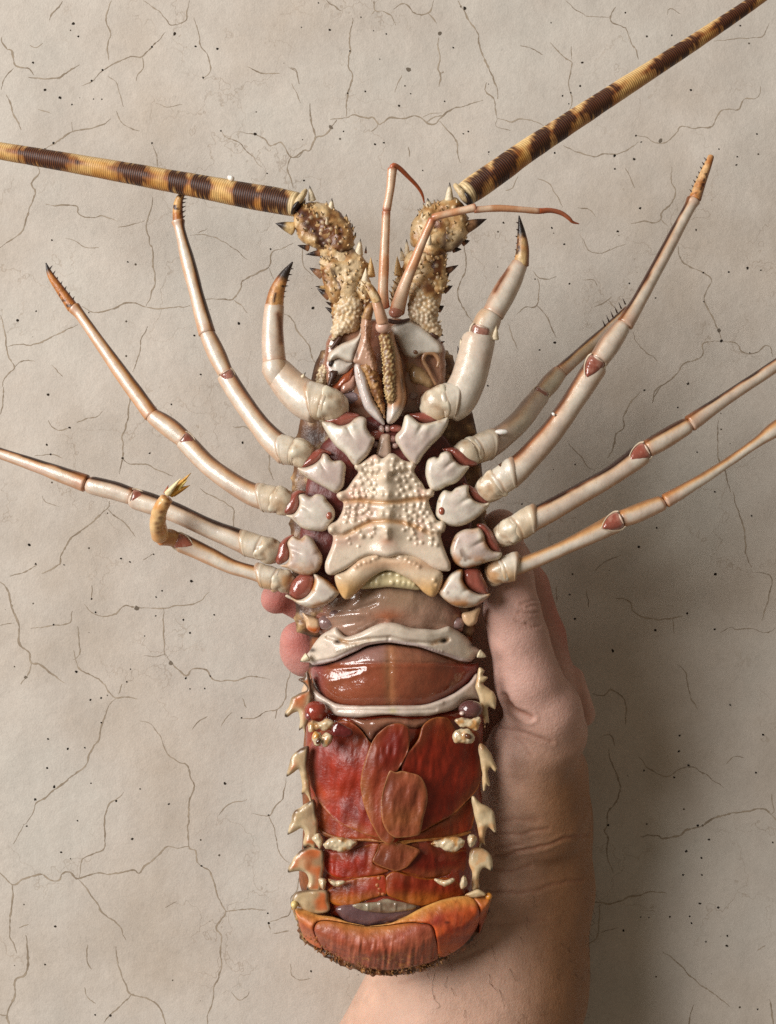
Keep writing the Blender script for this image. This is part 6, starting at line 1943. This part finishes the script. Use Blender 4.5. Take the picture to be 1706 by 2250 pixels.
def panel(o, off, seed, c0, c1, rim, ridges, r=16, top=15):
    o = Ee(o)

    def disp(x, y, d):
        k = sm(2050, 2105, y) if ridges else 0
        z = np.c_[(x + 0.12 * (y - 2050)) * 1.0, y * 0.16, np.full(len(x), seed)]
        return k * 7 * (vn(z, 6.5, seed, 2) - 0.5) * 2 + 4 * (vn(np.c_[x, y, np.full(len(x), 4.0 * seed)], 18, seed + 7) - 0.5) + 4 * (vn(np.c_[x, y, np.full(len(x), 9.0 * seed)], 40, seed) - 0.5)
    M = pillow(o, lambda x, y: fanh(x, y) + off, top=top, bot=16, r=r, step=2.6, disp=disp)
    x, y = px(M.V)
    z = np.c_[(x + 0.12 * (y - 2050)), y * 0.12, np.full(len(x), seed * 2.0)]
    C = mix(lin(c0), lin(c1), sm(0.32, 0.68, vn(M.V, 34, seed, 3)))
    st = vn(z, 4.5, seed + 2, 2)
    C = mix(C, lin((206, 120, 86)), 0.35 * sm(0.5, 0.75, st) * (sm(2035, 2075, y) if ridges else 0.5))
    if ridges:
        C = mix(C, lin((74, 34, 20)), 0.5 * sm(0.45, 0.3, st) * sm(2070, 2115, y))
        C = mix(C, lin((190, 130, 70)), 0.6 * sm(0.55, 0.7, vn(M.V, 9, 5)) * sm(2085, 2115, y))
    if rim:
        top_e = np.interp(x, [660, 700, 735, 770, 810, 850, 900, 930, 970, 1020, 1070], [1996, 2010, 2014, 2026, 2034, 2028, 2010, 1994, 1976, 1968, 1970])
        C = mix(C, lin((196, 126, 58)), rim * sm(40, 4, y - top_e + (vn(M.V, 18, 4) - .5) * 14))
        C = mix(C, lin((214, 162, 92)), rim * 0.7 * sm(9, 2, y - top_e))
    return M, C


M, C = panel([(165,1005),(200,992),(270,1008),(330,1040),(450,1058),(560,1096),(690,1124),(560,1106),(420,1083),(338,1088),(303,1128),(310,1192),(366,1290),(290,1262),(235,1215),(205,1150),(185,1080)], 4, 31, (186, 90, 50), (196, 112, 70), 0.9, False, r=6, top=7)
put('fan_side_leaf', M, M_FAN, fan, C, label='narrow left leaf of the tail fan')
M, C = panel([(705,1126),(850,1106),(925,1078),(1000,1042),(1100,988),(1250,930),(1400,902),(1476,916),(1520,1000),(1515,1110),(1440,1228),(1330,1318),(1228,1350),(1208,1230),(1176,1124),(1090,1102),(1000,1098),(850,1117)], 4, 32, (196, 84, 36), (150, 48, 24), 1.0, False, r=6, top=7)
x, y = px(M.V)
p = Ee([(1285, 1098)])[0]
C = mix(C, lin((84, 30, 16)), 0.85 * np.exp(-(((x - p[0]) / 6.5) ** 2 + ((y - p[1]) / 3.2) ** 2) ** 1.4))
C = mix(C, lin((206, 100, 40)), 0.6 * sm(2055, 2090, y))
put('fan_side_leaf', M, M_FAN, fan, C, label='broad bright orange right leaf of the tail fan')
M, C = panel([(1478,915),(1560,905),(1612,895),(1602,960),(1545,1125),(1520,1180),(1519,1110),(1524,1000)], 0, 33, (186, 90, 40), (160, 66, 30), 0.6, False, r=8, top=10)
put('fan_corner', M, M_FAN, fan, C)
M, C = panel([(340,1092),(420,1087),(560,1110),(700,1129),(850,1121),(1000,1102),(1090,1106),(1172,1128),(1203,1232),(1222,1352),(1150,1395),(1010,1428),(850,1450),(700,1434),(560,1392),(440,1332),(370,1288),(314,1192),(307,1132)], 4, 34, (162, 84, 58), (152, 70, 46), 0.75, True, r=6, top=7)
put('fan_middle_leaf', M, M_FAN, fan, C, label='mauve brown middle leaf of the tail fan with bristly ridges')
p = Ee([(158, 965)])[0]
put('knob', ball((*p, 545), (8, 9, 9), n=14), M_SHELL, fan, (222, 196, 128))
p = Ee([(1592, 905)])[0]
put('knob', ball((*p, 540), (8, 8, 8), n=14), M_SHELL, fan, (206, 136, 52))
g = np.random.default_rng(8)
ms = []
for i in range(260):
    t = g.uniform(0, 1)
    ln = Ee([(250,1240),(370,1325),(440,1372),(560,1425),(640,1450),(720,1474),(870,1484),(960,1480),(1080,1452),(1200,1410),(1330,1325)])
    S = spline(np.c_[ln, np.zeros(len(ln))], m=200)[:, :2]
    q = S[int(t * 199)] + np.array([g.normal(0, 3), -g.uniform(0, 26)])
    e = q + np.array([g.normal(0, 2.5) + (q[0] - 870) * 0.012, g.uniform(3, 8)])
    hh = float(fanh(q[0], q[1]))
    ms.append(spike((*q, hh - 2 + g.uniform(-8, 6)), (*e, hh + 2 + g.uniform(-14, 10)), g.uniform(1.8, 3.6), n=5, k=4))
M = join(ms)
C = mix(lin((92, 54, 28)), lin((176, 124, 70)), vn(M.V, 14, 3))
put('bristle', M, M_HORN, fan, C, kind='stuff')

# ------------------------------------------------------------------ white crumbs
M_CRUMB = organic('white_crumb', rough=(0.4, 0.6), sss=0.2, coat=0.1, bumps=((900, 0.4, 0.0003),))
for i, (p, r, rs, lb) in enumerate([((508, 391, 522), (8, 6, 6), 0.2, 'small white crumb on top of the left antenna'),
                                    ((1103, 949, 548), (15, 6.5, 7), 0.05, 'long white crumb lying on the right second leg, largest of the crumbs'),
                                    ((1217, 910, 612), (5, 4, 4), 0.5, 'tiny white crumb on the edge of the right third leg')]):
    M = ball(p, r, rs, n=18)
    M.lump(7, 1.6, i)
    o = put('crumb', M, M_CRUMB, None, (236, 232, 226))
    tag(o, lb, 'crumb', 'white crumbs on the lobster')
